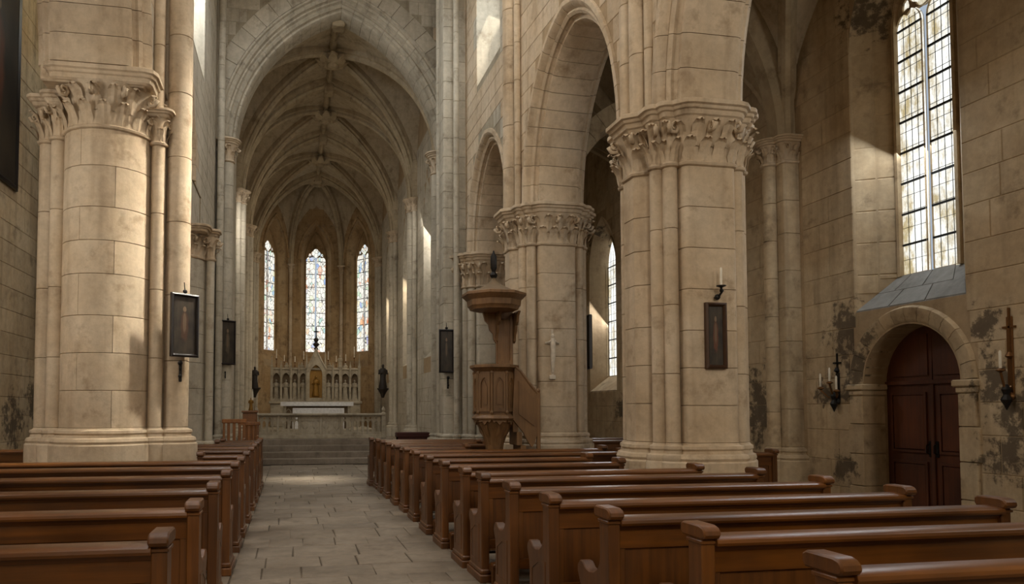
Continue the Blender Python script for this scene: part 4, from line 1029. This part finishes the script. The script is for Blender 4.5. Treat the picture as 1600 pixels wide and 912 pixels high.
# ================================================================== PULPIT
PC = (3.35, 11.95)
pu = thing('pulpit', 'carved oak pulpit with sounding board on the middle right pier', 'pulpit', (PC[0], PC[1], 0))
def octo(r, c=PC, a0=PI/8): return circle(r, 8, c, a0)
bd = part('pulpit_body', 'pulpit_w', pu, lambda m: ringset(m, octo(0.33), [(0.03, 1.40), (0.05, 1.43), (0.03, 1.47), (0.0, 1.50), (0.0, 2.20), (0.02, 2.22), (0.05, 2.25), (0.08, 2.27), (0.08, 2.31), (0.05, 2.32)]))
for k in range(8):
    am = PI/8 + PI/4*(k + 0.5); nrm = Vector((math.cos(am), math.sin(am), 0)); tv = Vector((-nrm.y, nrm.x, 0)); c0 = Vector((PC[0], PC[1], 0)) + nrm*(0.33*math.cos(PI/8))
    mp = lambda u, v, d: c0 + tv*u + Z*v + nrm*d
    w_ = 0.33*math.sin(PI/8)
    part('panel_frame', 'pulpit_w', bd, lambda m: m.plate([(-w_*0.82, 1.54), (w_*0.82, 1.54), (w_*0.82, 2.17), (-w_*0.82, 2.17)], [[(-w_*0.55, 1.60), (-w_*0.55, 1.98)] + [(x, 1.98 + z) for x, z in arch_pts(w_*0.55, 0.12, 5)[1:-1]] + [(w_*0.55, 1.98), (w_*0.55, 1.60)]], mp, 0, 0.025))
    part('carved_panel', 'pulpit_w', bd, lambda m: m.plate([(-w_*0.34, 1.66), (w_*0.34, 1.66), (w_*0.34, 1.95), (0, 2.05), (-w_*0.34, 1.95)], [], mp, 0, 0.012))
    cp = Vector((PC[0], PC[1], 0)) + Vector((math.cos(PI/8 + PI/4*k), math.sin(PI/8 + PI/4*k), 0))*0.335
    part('corner_colonnette', 'pulpit_w', bd, lambda m: m.cyl(cp + Z*1.5, cp + Z*2.2, 0.022, 0.022, 8).ball(cp + Z*2.18, 0.034, 8, 5).ball(cp + Z*1.53, 0.034, 8, 5))
    # scalloped valance under the body
    part('valance', 'pulpit_w', bd, lambda m: m.plate([(-w_, 1.42), (w_, 1.42), (w_*0.8, 1.36), (w_*0.4, 1.38), (0, 1.32), (-w_*0.4, 1.38), (-w_*0.8, 1.36)], [], mp, -0.01, 0.02))
st = part('pedestal', 'pulpit_w', pu, lambda m: ringset(m, octo(0.16), [(0.10, 0.0), (0.10, 0.12), (0.02, 0.18), (-0.03, 0.5), (-0.03, 0.8), (0.0, 1.0), (0.06, 1.2), (0.13, 1.33), (0.16, 1.42)]))
for k in range(8):
    am = PI/4*k; nn = Vector((math.cos(am), math.sin(am), 0)); tt = Vector((-nn.y, nn.x, 0))
    part('pedestal_bracket', 'pulpit_w', st, lambda m: m.plate([(0.12, 0.92), (0.16, 1.02), (0.19, 1.12), (0.25, 1.20), (0.27, 1.30), (0.30, 1.41), (0.12, 1.41)], [], lambda u, v, d: Vector((PC[0], PC[1], 0)) + nn*u + Z*v + tt*d, -0.02, 0.02))
sb = part('sounding_board', 'pulpit_w', pu, lambda m: ringset(m, octo(0.44), [(-0.14, 3.24), (-0.03, 3.245), (-0.01, 3.29), (0.01, 3.31), (0.02, 3.40), (0.06, 3.44), (0.10, 3.48), (0.10, 3.52), (0.06, 3.535)]))
part('roof', 'niche', sb, lambda m: ringset(m, octo(0.44), [(0.05, 3.53), (-0.10, 3.58), (-0.22, 3.64), (-0.34, 3.72), (-0.40, 3.82)]))
part('finial', 'iron', sb, lambda m: m.lathe((PC[0], PC[1], 3.8), [(0.05, 0), (0.07, 0.04), (0.03, 0.1), (0.055, 0.16), (0.055, 0.36), (0.02, 0.42), (0.01, 0.46)], 8))
part('boss', 'wax', sb, lambda m: m.ball((PC[0] - 0.05, PC[1] - 0.36, 3.42), 0.02, 8, 5))
bb = part('back_board', 'pulpit_w', pu, lambda m: m.box(3.48, 3.78, 12.26, 12.32, 2.30, 3.26, 0.006))
part('sunk_panel', 'pulpit_w', bb, lambda m: m.plate([(3.50, 2.36), (3.76, 2.36), (3.76, 3.2), (3.50, 3.2)], [[(3.54, 2.42), (3.54, 3.14), (3.72, 3.14), (3.72, 2.42)]], lambda u, v, d: Vector((u, 12.26 - d, v)), 0, 0.025))
for sx in (3.46, 3.78):
    part('scroll_bracket', 'pulpit_w', bb, lambda m: m.plate([(0, 2.72), (0.05, 2.76), (0.07, 2.86), (0.13, 2.92), (0.15, 3.02), (0.23, 3.08), (0.26, 3.18), (0.34, 3.25), (0, 3.25)], [], lambda u, v, d: Vector((sx + d, 12.28 - u, v)), 0, 0.04))
part('scroll_bracket', 'pulpit_w', bb, lambda m: m.plate([(0, 2.72), (0.05, 2.78), (0.06, 2.88), (0.12, 2.94), (0.14, 3.04), (0.20, 3.10), (0.24, 3.25), (0, 3.25)], [], lambda u, v, d: Vector((3.48 - u, 12.24 + d, v)), 0, 0.06))
sp = part('stair_panel', 'pulpit_w', pu, lambda m: m.plate([(3.60, 1.42), (3.64, 2.28), (3.72, 2.20), (3.90, 1.96), (4.04, 1.80), (4.04, 1.22), (3.98, 1.02), (3.93, 0.95), (3.86, 1.05), (3.78, 1.20)], [], lambda u, v, d: Vector((u, 11.72 + d, v)), 0, 0.05))
part('handrail', 'pulpit_w', sp, lambda m: m.tube([(3.62, 11.74, 2.30), (3.74, 11.74, 2.21), (4.05, 11.74, 1.82)], 0.028, 8))
part('raised_panel', 'pulpit_w', sp, lambda m: m.plate([(3.70, 1.50), (3.70, 2.05), (3.97, 1.74), (3.97, 1.30)], [], lambda u, v, d: Vector((u, 11.70 + d, v)), 0, 0.03))
part('newel_post', 'pulpit_w', sp, lambda m: m.box(4.02, 4.08, 11.71, 11.78, 0.0, 1.86, 0.01).ball((4.05, 11.745, 1.89), 0.04, 8, 5))
for k in range(6):
    part('stair_tread', 'pulpit_w', pu, lambda m: m.box(3.62 + 0.066*k, 3.62 + 0.066*k + 0.09, 11.77, 12.2, 1.42 - 0.22*k - 0.22, 1.42 - 0.22*k, 0.004))

# ================================================================== FIGURES (carved)
def robed(m, b, h, face=-1):
    """small carved standing figure in a robe, hands joined, base at b"""
    bx, by, bz = b; n = 10
    prof = [(0.16, 0.0), (0.17, 0.05), (0.13, 0.30), (0.12, 0.48), (0.14, 0.66), (0.155, 0.76), (0.11, 0.82), (0.045, 0.845), (0.042, 0.865)]
    m.rings([[(bx + r*h*math.cos(2*PI*j/n)*(1.0 + (0.06 if z < 0.3 and j % 2 else 0)), by + r*h*0.7*math.sin(2*PI*j/n), bz + z*h) for j in range(n)] for r, z in prof])
    m.ball((bx, by, bz + 0.925*h), 0.062*h, 8, 6, (0.9, 1.0, 1.2))
    m.ball((bx, by + face*0.055*h, bz + 0.92*h), 0.014*h, 6, 4)
    for s in (-1, 1):
        m.tube([(bx + s*0.14*h, by, bz + 0.76*h), (bx + s*0.17*h, by + face*0.03*h, bz + 0.60*h), (bx + s*0.04*h, by + face*0.14*h, bz + 0.62*h)], [0.045*h, 0.04*h, 0.025*h], 6)
def candlestick(label, x, y, z, h, group='candlesticks on the high altar', mat='bronze'):
    t = thing('candlestick', label, 'candlestick', (x, y, z), group)
    hb = h*0.5
    part('stand', mat, t, lambda m: m.lathe((x, y, z), [(0.055, 0), (0.055, 0.02), (0.02, 0.04), (0.014, hb*0.3), (0.03, hb*0.4), (0.014, hb*0.5), (0.014, hb*0.85), (0.04, hb*0.95), (0.04, hb)], 8))
    part('candle', 'wax', t, lambda m: m.lathe((x, y, z + hb), [(0.016, 0), (0.016, h - hb - 0.02), (0.004, h - hb)], 8))
    return t

# ================================================================== HIGH ALTAR
tag(part('floor_predella', 'marble', None, lambda m: m.box(-1.1, 3.1, 27.3, 32.1, 0.49, 0.85, 0.015)), 'low marble platform under the altars', 'platform', kind='structure')
HA = thing('high_altar', 'carved pale stone high altar with gilded central niche and gable', 'altar', (1.0, 31.2, 0.85))
part('altar_base', 'marble', HA, lambda m: m.box(-0.84, 2.84, 30.7, 31.8, 0.85, 1.80, 0.02).box(-0.90, 2.90, 30.62, 31.85, 1.80, 1.92, 0.02))
def niche_frame(parent, xa, xb, za, zb, fig=None, gold=False):
    c = (xa + xb)/2; hw_ = (xb - xa)/2 - 0.05; mp = lambda u, v, d: Vector((u, 30.92 + d, v)); rs = hw_*1.4
    hole = [(c - hw_, za + 0.10), (c - hw_, zb - rs - 0.12)] + [(c + x, zb - rs - 0.12 + z) for x, z in arch_pts(hw_, rs, 6)[1:-1]] + [(c + hw_, zb - rs - 0.12), (c + hw_, za + 0.10)]
    nf = part('niche', 'marble', parent, lambda m: m.plate([(xa, za), (xb, za), (xb, zb), (xa, zb)], [hole], mp, 0, 0.18))
    part('niche_back', 'gold' if gold else 'niche', nf, lambda m: m.box(xa + 0.01, xb - 0.01, 31.08, 31.12, za + 0.02, zb - 0.02))
    part('niche_figure', 'gold' if gold else 'marble', nf, lambda m: robed(m, (c, 31.01, za + 0.10), (zb - za)*0.62))
    part('niche_arch', 'marble', nf, lambda m: m.tube([mp(c + x*1.04, zb - rs - 0.12 + z*1.03, -0.01) for x, z in arch_pts(hw_, rs, 6)], 0.018, 6))
rt = part('retable', 'marble', HA, lambda m: m.box(-0.80, 2.80, 31.12, 31.6, 1.92, 3.22).box(-0.84, 2.84, 30.88, 31.62, 3.20, 3.30, 0.02))
xs = [-0.80, -0.42, -0.02, 0.30, 0.66]
for k in range(4): niche_frame(HA, xs[k], xs[k+1], 1.92, 3.20)
xs = [1.34, 1.70, 2.02, 2.42, 2.80]
for k in range(4): niche_frame(HA, xs[k], xs[k+1], 1.92, 3.20)
mp = lambda u, v, d: Vector((u, 30.78 + d, v))
hl = [(0.74, 2.05), (0.74, 3.0)] + [(1.0 + x, 3.0 + z) for x, z in arch_pts(0.26, 0.42, 7)[1:-1]] + [(1.26, 3.0), (1.26, 2.05)]
cn = part('central_niche', 'marble', HA, lambda m: m.plate([(0.62, 1.92), (1.38, 1.92), (1.38, 3.25), (1.20, 3.62), (1.0, 4.05), (0.80, 3.62), (0.62, 3.25)], [hl[::-1]], mp, 0, 0.34))
part('gilded_back', 'gold', cn, lambda m: m.box(0.66, 1.34, 31.0, 31.12, 1.98, 3.5))
part('niche_figure', 'gold', cn, lambda m: robed(m, (1.0, 30.92, 2.12), 0.85))
part('gable_moulding', 'marble', cn, lambda m: m.tube([(0.60, 30.77, 3.25), (0.80, 30.77, 3.64), (1.0, 30.77, 4.08)], 0.03, 6).tube([(1.40, 30.77, 3.25), (1.20, 30.77, 3.64), (1.0, 30.77, 4.08)], 0.03, 6))
for (x, zt, w_) in ((-0.80, 3.75, 0.05), (-0.42, 3.55, 0.035), (-0.02, 3.5, 0.035), (0.30, 3.5, 0.035), (0.62, 3.95, 0.05), (1.38, 3.95, 0.05), (1.70, 3.5, 0.035), (2.02, 3.62, 0.06), (2.42, 3.55, 0.035), (2.80, 3.85, 0.05)):
    part('pinnacle', 'marble', HA, lambda m: m.box(x - w_, x + w_, 30.84, 30.84 + 2*w_, 1.92, 3.34, 0.008).rings([[(x - q, 30.84 + w_ - q, z), (x + q, 30.84 + w_ - q, z), (x + q, 30.84 + w_ + q, z), (x - q, 30.84 + w_ + q, z)] for q, z in ((w_*1.25, 3.32), (w_*1.25, 3.36), (w_*0.75, 3.40), (w_*0.15, zt))]).ball((x, 30.84 + w_, zt), w_*0.5, 6, 4))
for x in (-0.2, 0.42, 1.56, 2.22):
    part('crest_ornament', 'marble', HA, lambda m: m.ball((x, 31.0, 3.36), 0.09, 8, 5, (1.2, 0.6, 0.9)).ball((x, 31.0, 3.46), 0.05, 8, 5))
part('finial_cross', 'darkfig', HA, lambda m: m.lathe((1.0, 30.9, 4.02), [(0.04, 0), (0.10, 0.06), (0.05, 0.14), (0.12, 0.22), (0.14, 0.27), (0.05, 0.34), (0.10, 0.42), (0.11, 0.47), (0.03, 0.54), (0.03, 0.62)], 8).box(0.975, 1.025, 30.88, 30.92, 4.6, 5.0).box(0.90, 1.10, 30.88, 30.92, 4.78, 4.83))
for i, (x, h) in enumerate([(-0.62, 0.80), (-0.30, 0.55), (0.14, 0.50), (0.50, 0.72), (1.52, 0.72), (1.86, 0.55), (2.26, 0.62), (2.62, 0.95)]):
    candlestick(['leftmost', 'second', 'third', 'fourth', 'fifth', 'sixth', 'seventh', 'rightmost'][i] + ' tall candlestick on the cornice of the high altar', x, 31.30, 3.30, h)
sf = part('statuette', 'marble', None, lambda m: robed(m, (2.02, 31.42, 3.30), 0.55)); tag(sf, 'small pale statuette on the high altar cornice right of the gable', 'statue')
# altar table
AT = thing('altar_table', 'white draped altar table in front of the high altar', 'altar', (0.96, 28.2, 0.85))
part('altar_slab', 'marble', AT, lambda m: m.box(-0.38, 2.30, 27.85, 28.55, 1.74, 1.84, 0.015))
part('altar_cloth', 'cloth', AT, lambda m: m.box(-0.39, 2.31, 27.84, 28.56, 1.838, 1.852, 0.004).box(-0.39, 2.31, 27.828, 27.845, 1.70, 1.85))
for x in (-0.30, 2.10): part('leg', 'marble', AT, lambda m: m.box(x, x + 0.12, 27.92, 28.48, 0.85, 1.745, 0.012))
fr = part('frontal', 'niche', AT, lambda m: m.box(-0.18, 2.10, 28.0, 28.4, 0.86, 1.74))
for k in range(9): part('frontal_arch', 'marble', fr, lambda m: m.tube([(-0.10 + 0.245*k + x, 27.99, 1.45 + z) for x, z in [(-0.09, -0.5)] + arch_pts(0.09, 0.13, 4) + [(0.09, -0.5)]], 0.016, 5))
tag(part('altar_card', 'cloth', None, lambda m: m.box(0.05, 1.95, 27.62, 27.80, 0.85, 1.62, 0.01)), 'low white ledge in front of the altar table', 'ledge')
# communion rail
CRL = thing('altar_rail', 'pale pierced marble altar rail above the chancel steps', 'altar rail', (0.9, 22.95, 0.68))
part('rail_plinth', 'marble', CRL, lambda m: m.box(-1.04, 2.84, 22.82, 23.10, 0.68, 0.80, 0.01))
part('top_rail', 'marble', CRL, lambda m: m.box(-1.08, 2.88, 22.78, 23.14, 1.38, 1.45, 0.015))
nP = 12; wP = 3.88/nP; mp = lambda u, v, d: Vector((u, 22.90 + d, v))
for k in range(nP):
    a = -1.04 + k*wP; hs = []
    if k in (4, 5, 6, 7):
        pn = part('rail_panel', 'marble', CRL, lambda m: m.plate([(a, 0.80), (a + wP, 0.80), (a + wP, 1.38), (a, 1.38)], [], mp, 0, 0.10))
        part('relief', 'marble', pn, lambda m: m.ball((a + wP*0.5, 22.90, 1.10), 0.11, 10, 6, (1, 0.2, 1.2)).box(a + 0.03, a + wP - 0.03, 22.875, 22.90, 1.22, 1.26).box(a + wP*0.5 - 0.02, a + wP*0.5 + 0.02, 22.87, 22.90, 0.90, 1.32))
    else:
        for q in (0.27, 0.73):
            c = a + wP*q; hw_ = wP*0.15
            hs.append([(c - hw_, 0.88), (c - hw_, 1.14)] + [(c + x, 1.14 + z) for x, z in arch_pts(hw_, 0.09, 4)[1:-1]] + [(c + hw_, 1.14), (c + hw_, 0.88)])
            hs.append([(c + 0.035*math.sin(2*PI*t/8), 1.30 + 0.035*math.cos(2*PI*t/8)) for t in range(8)][::-1])
        part('rail_panel', 'marble', CRL, lambda m: m.plate([(a, 0.80), (a + wP, 0.80), (a + wP, 1.38), (a, 1.38)], [h[::-1] for h in hs], mp, 0, 0.10))
    if k % 2 == 0: part('rail_post', 'marble', CRL, lambda m: m.box(a - 0.035, a + 0.035, 22.86, 23.04, 0.80, 1.38, 0.01))
for x in (-1.04, 2.84):
    part('end_post', 'marble', CRL, lambda m: m.box(x - 0.07, x + 0.07, 22.80, 23.12, 0.68, 1.47, 0.012))
    part('post_finial', 'marble', CRL, lambda m: m.lathe((x, 22.96, 1.47), [(0.05, 0), (0.03, 0.03), (0.06, 0.08), (0.05, 0.13), (0.02, 0.17), (0.01, 0.2)], 8))

# ================================================================== PICTURES
def picture(label, c, w, h, rot, mat='frame', seed=0, hue=(0.14, 0.05, 0.025, 1), top=True, blank=False):
    """c = centre of the picture's back, rot = turn about the vertical (0 faces the viewer down the nave)"""
    t = thing('framed_painting', label, 'painting', c, rotz=rot, local=True)
    f = 0.045 if w < 0.6 else 0.10
    def fr(m):
        o = [(-w/2, -h/2), (w/2, -h/2), (w/2, h/2), (-w/2, h/2)]; i = [(x*(w/2 - f)/(w/2), z*(h/2 - f)/(h/2)) for x, z in o]
        i2 = [(x*(w/2 - f*0.5)/(w/2), z*(h/2 - f*0.5)/(h/2)) for x, z in o]
        m.rings([[(x, 0, z) for x, z in o], [(x, -0.045, z) for x, z in o], [(x, -0.06, z) for x, z in i2], [(x, -0.03, z) for x, z in i], [(x, -0.005, z) for x, z in i]], cap=False)
    part('picture_frame', mat, t, fr)
    pm = painting_mat('oil painting %s' % seed, 0.5, 0, 0.48, 0, hue)
    cv_ = MB(); cv_.box(-w/2 + f*0.9, w/2 - f*0.9, -0.022, -0.004, -h/2 + f*0.9, h/2 - f*0.9)
    link('canvas', fixn(mesh('canvas', cv_.v, cv_.f)), t, pm)
    if top: part('hanger', 'iron', t, lambda m: m.ball((0, -0.025, h/2 + 0.03), 0.03, 8, 5, (1.2, 0.6, 1)).cyl((0, -0.02, h/2 + 0.04), (0, -0.0, h/2 + 0.16), 0.008, 0.006, 6))
    return t
picture('small upright painting of a figure on the great right pier', (4.915, 7.905, 2.445), 0.27, 0.78, 0.0, seed=1, top=False)
picture('dark framed painting on the shaft beside the round left pier', (-1.475, 10.62, 2.74), 0.42, 0.88, math.radians(38), 'frame_blk', 2, hue=(0.08, 0.035, 0.018, 1))
picture('dark framed painting on the column left of the chancel arch', (-1.60, 19.14, 3.26), 0.42, 1.12, math.radians(30), 'frame_blk', 3, hue=(0.10, 0.08, 0.05, 1))
picture('blackened painting on the pier right of the chancel arch', (3.57, 16.87, 2.94), 0.36, 1.02, 0.0, 'frame_blk', 4, hue=(0.05, 0.04, 0.025, 1))
picture('black framed picture seen edge-on at the side of the middle right pier', (5.40, 12.93, 2.82), 0.5, 1.0, math.radians(82), 'frame_blk', 5, top=False)
picture('large blackened picture high on the left aisle wall', (-5.18, 13.9, 7.75), 2.2, 4.1, math.radians(90), 'frame_blk', 6, top=False)
def fitting(label, c, s=1.0):
    t = thing('wall_bracket', label, 'bracket', c)
    x, y, z = c
    part('bracket_arm', 'iron', t, lambda m: m.box(x - 0.02*s, x + 0.02*s, y - 0.03, y, z - 0.16*s, z + 0.14*s, 0.006))
    part('bracket_knob', 'iron', t, lambda m: m.ball((x, y - 0.045, z + 0.10*s), 0.035*s, 8, 5).ball((x, y - 0.04, z - 0.08*s), 0.028*s, 8, 5).cyl((x, y - 0.03, z), (x, y - 0.07, z + 0.03), 0.012, 0.012, 6))
fitting('small dark bracket below the painting by the round left pier', (-1.52, 10.70, 2.12))
fitting('small dark bracket below the painting left of the chancel arch', (-1.64, 19.17, 2.45), 0.6)
fitting('small dark bracket below the blackened painting by the chancel arch', (3.62, 16.94, 2.22), 1.0)

# ---- sconces
t = thing('candle_sconce', 'small iron sconce with one candle above the small painting', 'sconce', (4.93, 7.85, 2.9))
part('sconce_arm', 'iron', t, lambda m: m.tube([(4.93, 7.85, 2.90), (4.93, 7.78, 2.90), (4.95, 7.74, 2.95), (4.93, 7.72, 3.0)], 0.014, 6).ball((4.93, 7.80, 2.90), 0.035, 8, 5).ball((4.96, 7.76, 2.97), 0.025, 8, 5))
part('drip_pan', 'iron', t, lambda m: m.lathe((4.93, 7.72, 3.0), [(0.015, 0), (0.055, 0.015), (0.055, 0.025), (0.015, 0.03)], 10))
part('candle', 'wax', t, lambda m: m.lathe((4.93, 7.72, 3.03), [(0.014, 0), (0.014, 0.19), (0.003, 0.21)], 8))
t.location.y += 0.06
def wall_sconce(label, y, z, arms, scale=1.0, tall=False):
    x = RW; t = thing('wall_sconce', label, 'sconce', (x, y, z))
    part('back_plate', 'bronze' if tall else 'iron', t, lambda m: m.box(x - 0.025, x, y - 0.04, y + 0.04, z - 0.22, z + 0.22 + (0.5 if tall else 0), 0.008).ball((x - 0.03, y, z - 0.22), 0.05, 8, 5))
    part('drop', 'iron', t, lambda m: m.lathe((x - 0.09, y, z - 0.38), [(0.005, 0), (0.03, 0.06), (0.06, 0.12), (0.03, 0.18), (0.05, 0.24), (0.02, 0.30)], 8))
    for k, (dy, dz) in enumerate(arms):
        a = part('arm', 'bronze', t, lambda m: m.tube([(x - 0.02, y, z - 0.10), (x - 0.10, y + dy*0.5, z - 0.16), (x - 0.16, y + dy, z + dz - 0.06)], 0.014, 6).lathe((x - 0.16, y + dy, z + dz - 0.06), [(0.012, 0), (0.05, 0.02), (0.05, 0.03), (0.02, 0.05)], 8))
        part('candle', 'wax', a, lambda m: m.lathe((x - 0.16, y + dy, z + dz - 0.02), [(0.015, 0), (0.015, 0.20), (0.004, 0.22)], 8))
    part('cross', 'iron' if not tall else 'bronze', t, lambda m: m.box(x - 0.03, x - 0.01, y - 0.012, y + 0.012, z + 0.2, z + 0.52 + (0.3 if tall else 0)).box(x - 0.03, x - 0.01, y - 0.08, y + 0.08, z + 0.36 + (0.22 if tall else 0), z + 0.385 + (0.22 if tall else 0)).lathe((x - 0.03, y, z + 0.22), [(0.01, 0), (0.045, 0.03), (0.02, 0.08)], 8))
wall_sconce('wrought sconce with candles on the wall left of the arched door', 10.0, 1.92, [(0.20, 0.02), (0.0, 0.10), (-0.14, -0.03)])
wall_sconce('tall bronze sconce with a cross on the wall right of the arched door', 7.22, 1.95, [(0.0, 0.12)], tall=True)

# ---- crucifix on the middle pier
t = thing('crucifix', 'pale carved crucifix on the middle right pier', 'crucifix', (4.50, 12.25, 2.13))
part('cross', 'plaster', t, lambda m: m.box(4.48, 4.52, 12.215, 12.25, 2.13, 2.98, 0.005).box(4.37, 4.63, 12.215, 12.245, 2.72, 2.76, 0.005).box(4.44, 4.56, 12.20, 12.25, 2.10, 2.18, 0.01))
def corpus(m):
    m.tube([(4.50, 12.19, 2.84), (4.50, 12.18, 2.78), (4.50, 12.185, 2.68), (4.505, 12.19, 2.58), (4.50, 12.19, 2.52), (4.49, 12.17, 2.40), (4.50, 12.195, 2.26), (4.50, 12.19, 2.22)], [0.02, 0.045, 0.05, 0.04, 0.045, 0.035, 0.022, 0.014], 8)
    m.ball((4.495, 12.175, 2.86), 0.034, 8, 6, (0.9, 1, 1.2))
    for s in (-1, 1): m.tube([(4.50 + s*0.03, 12.185, 2.78), (4.50 + s*0.07, 12.195, 2.75), (4.50 + s*0.12, 12.205, 2.745)], [0.02, 0.015, 0.010], 6)
part('figure', 'plaster', t, corpus, True)
t.location.y += 0.055

# ---- wall statues in the apse, chairs and statuette left of the altar steps
def dark_statue(label, c, h):
    t = thing('wall_statue', label, 'statue', c)
    part('figure', 'darkfig', t, lambda m: robed(m, c, h), True)
    part('console', 'darkfig', t, lambda m: m.lathe(c, [(0.05, -0.4), (0.10, -0.25), (0.20, -0.08), (0.24, -0.04), (0.24, 0.0)], 8))
dark_statue('dark statue on a console right of the high altar', (3.74, 30.4, 2.45), 1.0)
dark_statue('dark statue on a console left of the high altar', (-1.45, 30.4, 2.45), 0.85)
def chair(label, x, y, s, back):
    t = thing('altar_chair', label, 'chair', (x, y, 0.0), 'chairs left of the altar steps')
    for dx in (-0.24, 0.24):
        for dy in (-0.2, 0.2):
            part('leg', 'chair_w', t, lambda m: m.box(x + dx - 0.025, x + dx + 0.025, y + dy - 0.025, y + dy + 0.025, 0.0, s if dy < 0 else back, 0.006))
        part('armrest', 'chair_w', t, lambda m: m.box(x + dx - 0.03, x + dx + 0.03, y - 0.24, y + 0.2, s + 0.22, s + 0.26, 0.01).box(x + dx - 0.02, x + dx + 0.02, y - 0.22, y - 0.18, s, s + 0.23))
    part('seat', 'chair_w', t, lambda m: m.box(x - 0.28, x + 0.28, y - 0.25, y + 0.25, s - 0.05, s + 0.03, 0.012))
    for q in (-0.13, 0.0, 0.13): part('back_slat', 'chair_w', t, lambda m: m.box(x + q - 0.035, x + q + 0.035, y + 0.18, y + 0.205, s + 0.02, back - 0.05, 0.006))
    part('crest_rail', 'chair_w', t, lambda m: m.box(x - 0.29, x + 0.29, y + 0.16, y + 0.24, back - 0.06, back + 0.04, 0.015))
chair('light wooden armchair beside the left foot of the chancel arch', -1.36, 18.3, 0.62, 1.30)
chair('light wooden armchair just left of the altar rail', -1.12, 20.3, 0.62, 1.20)
t = thing('lectern_cabinet', 'honey coloured wooden cabinet left of the altar rail', 'cabinet', (-1.12, 21.0, 0))
part('body', 'chair_w', t, lambda m: m.box(-1.31, -0.93, 20.85, 21.2, 0.0, 1.48, 0.012))
part('top', 'chair_w', t, lambda m: m.box(-1.34, -0.90, 20.80, 21.24, 1.48, 1.54, 0.012))
part('cabinet_door', 'chair_w', t, lambda m: m.box(-1.27, -0.97, 20.83, 20.86, 0.15, 1.32, 0.008))
t = thing('gilded_statuette', 'gilded statuette with a pale candle on the wooden cabinet', 'statue', (-1.10, 21.0, 1.54))
part('figure', 'gold', t, lambda m: robed(m, (-1.10, 21.0, 1.54), 0.36), True)
part('candle', 'wax', t, lambda m: m.lathe((-1.06, 21.0, 1.54), [(0.03, 0.30), (0.03, 0.36), (0.02, 0.5), (0.004, 0.60)], 8))
t = thing('low_bench', 'dark low bench at the foot of the right chancel shafts', 'bench', (3.5, 20.9, 0))
part('seat', 'redcloth', t, lambda m: m.box(2.95, 3.9, 20.7, 21.1, 0.78, 0.92, 0.02))
part('apron', 'redcloth', t, lambda m: m.box(2.98, 3.87, 20.72, 21.08, 0.1, 0.79))
for x in (2.98, 3.82): part('leg', 'redcloth', t, lambda m: m.box(x, x + 0.05, 20.73, 21.07, 0.0, 0.78))
for o in list(bpy.data.objects):
    if '_inv' in o: del o['_inv']
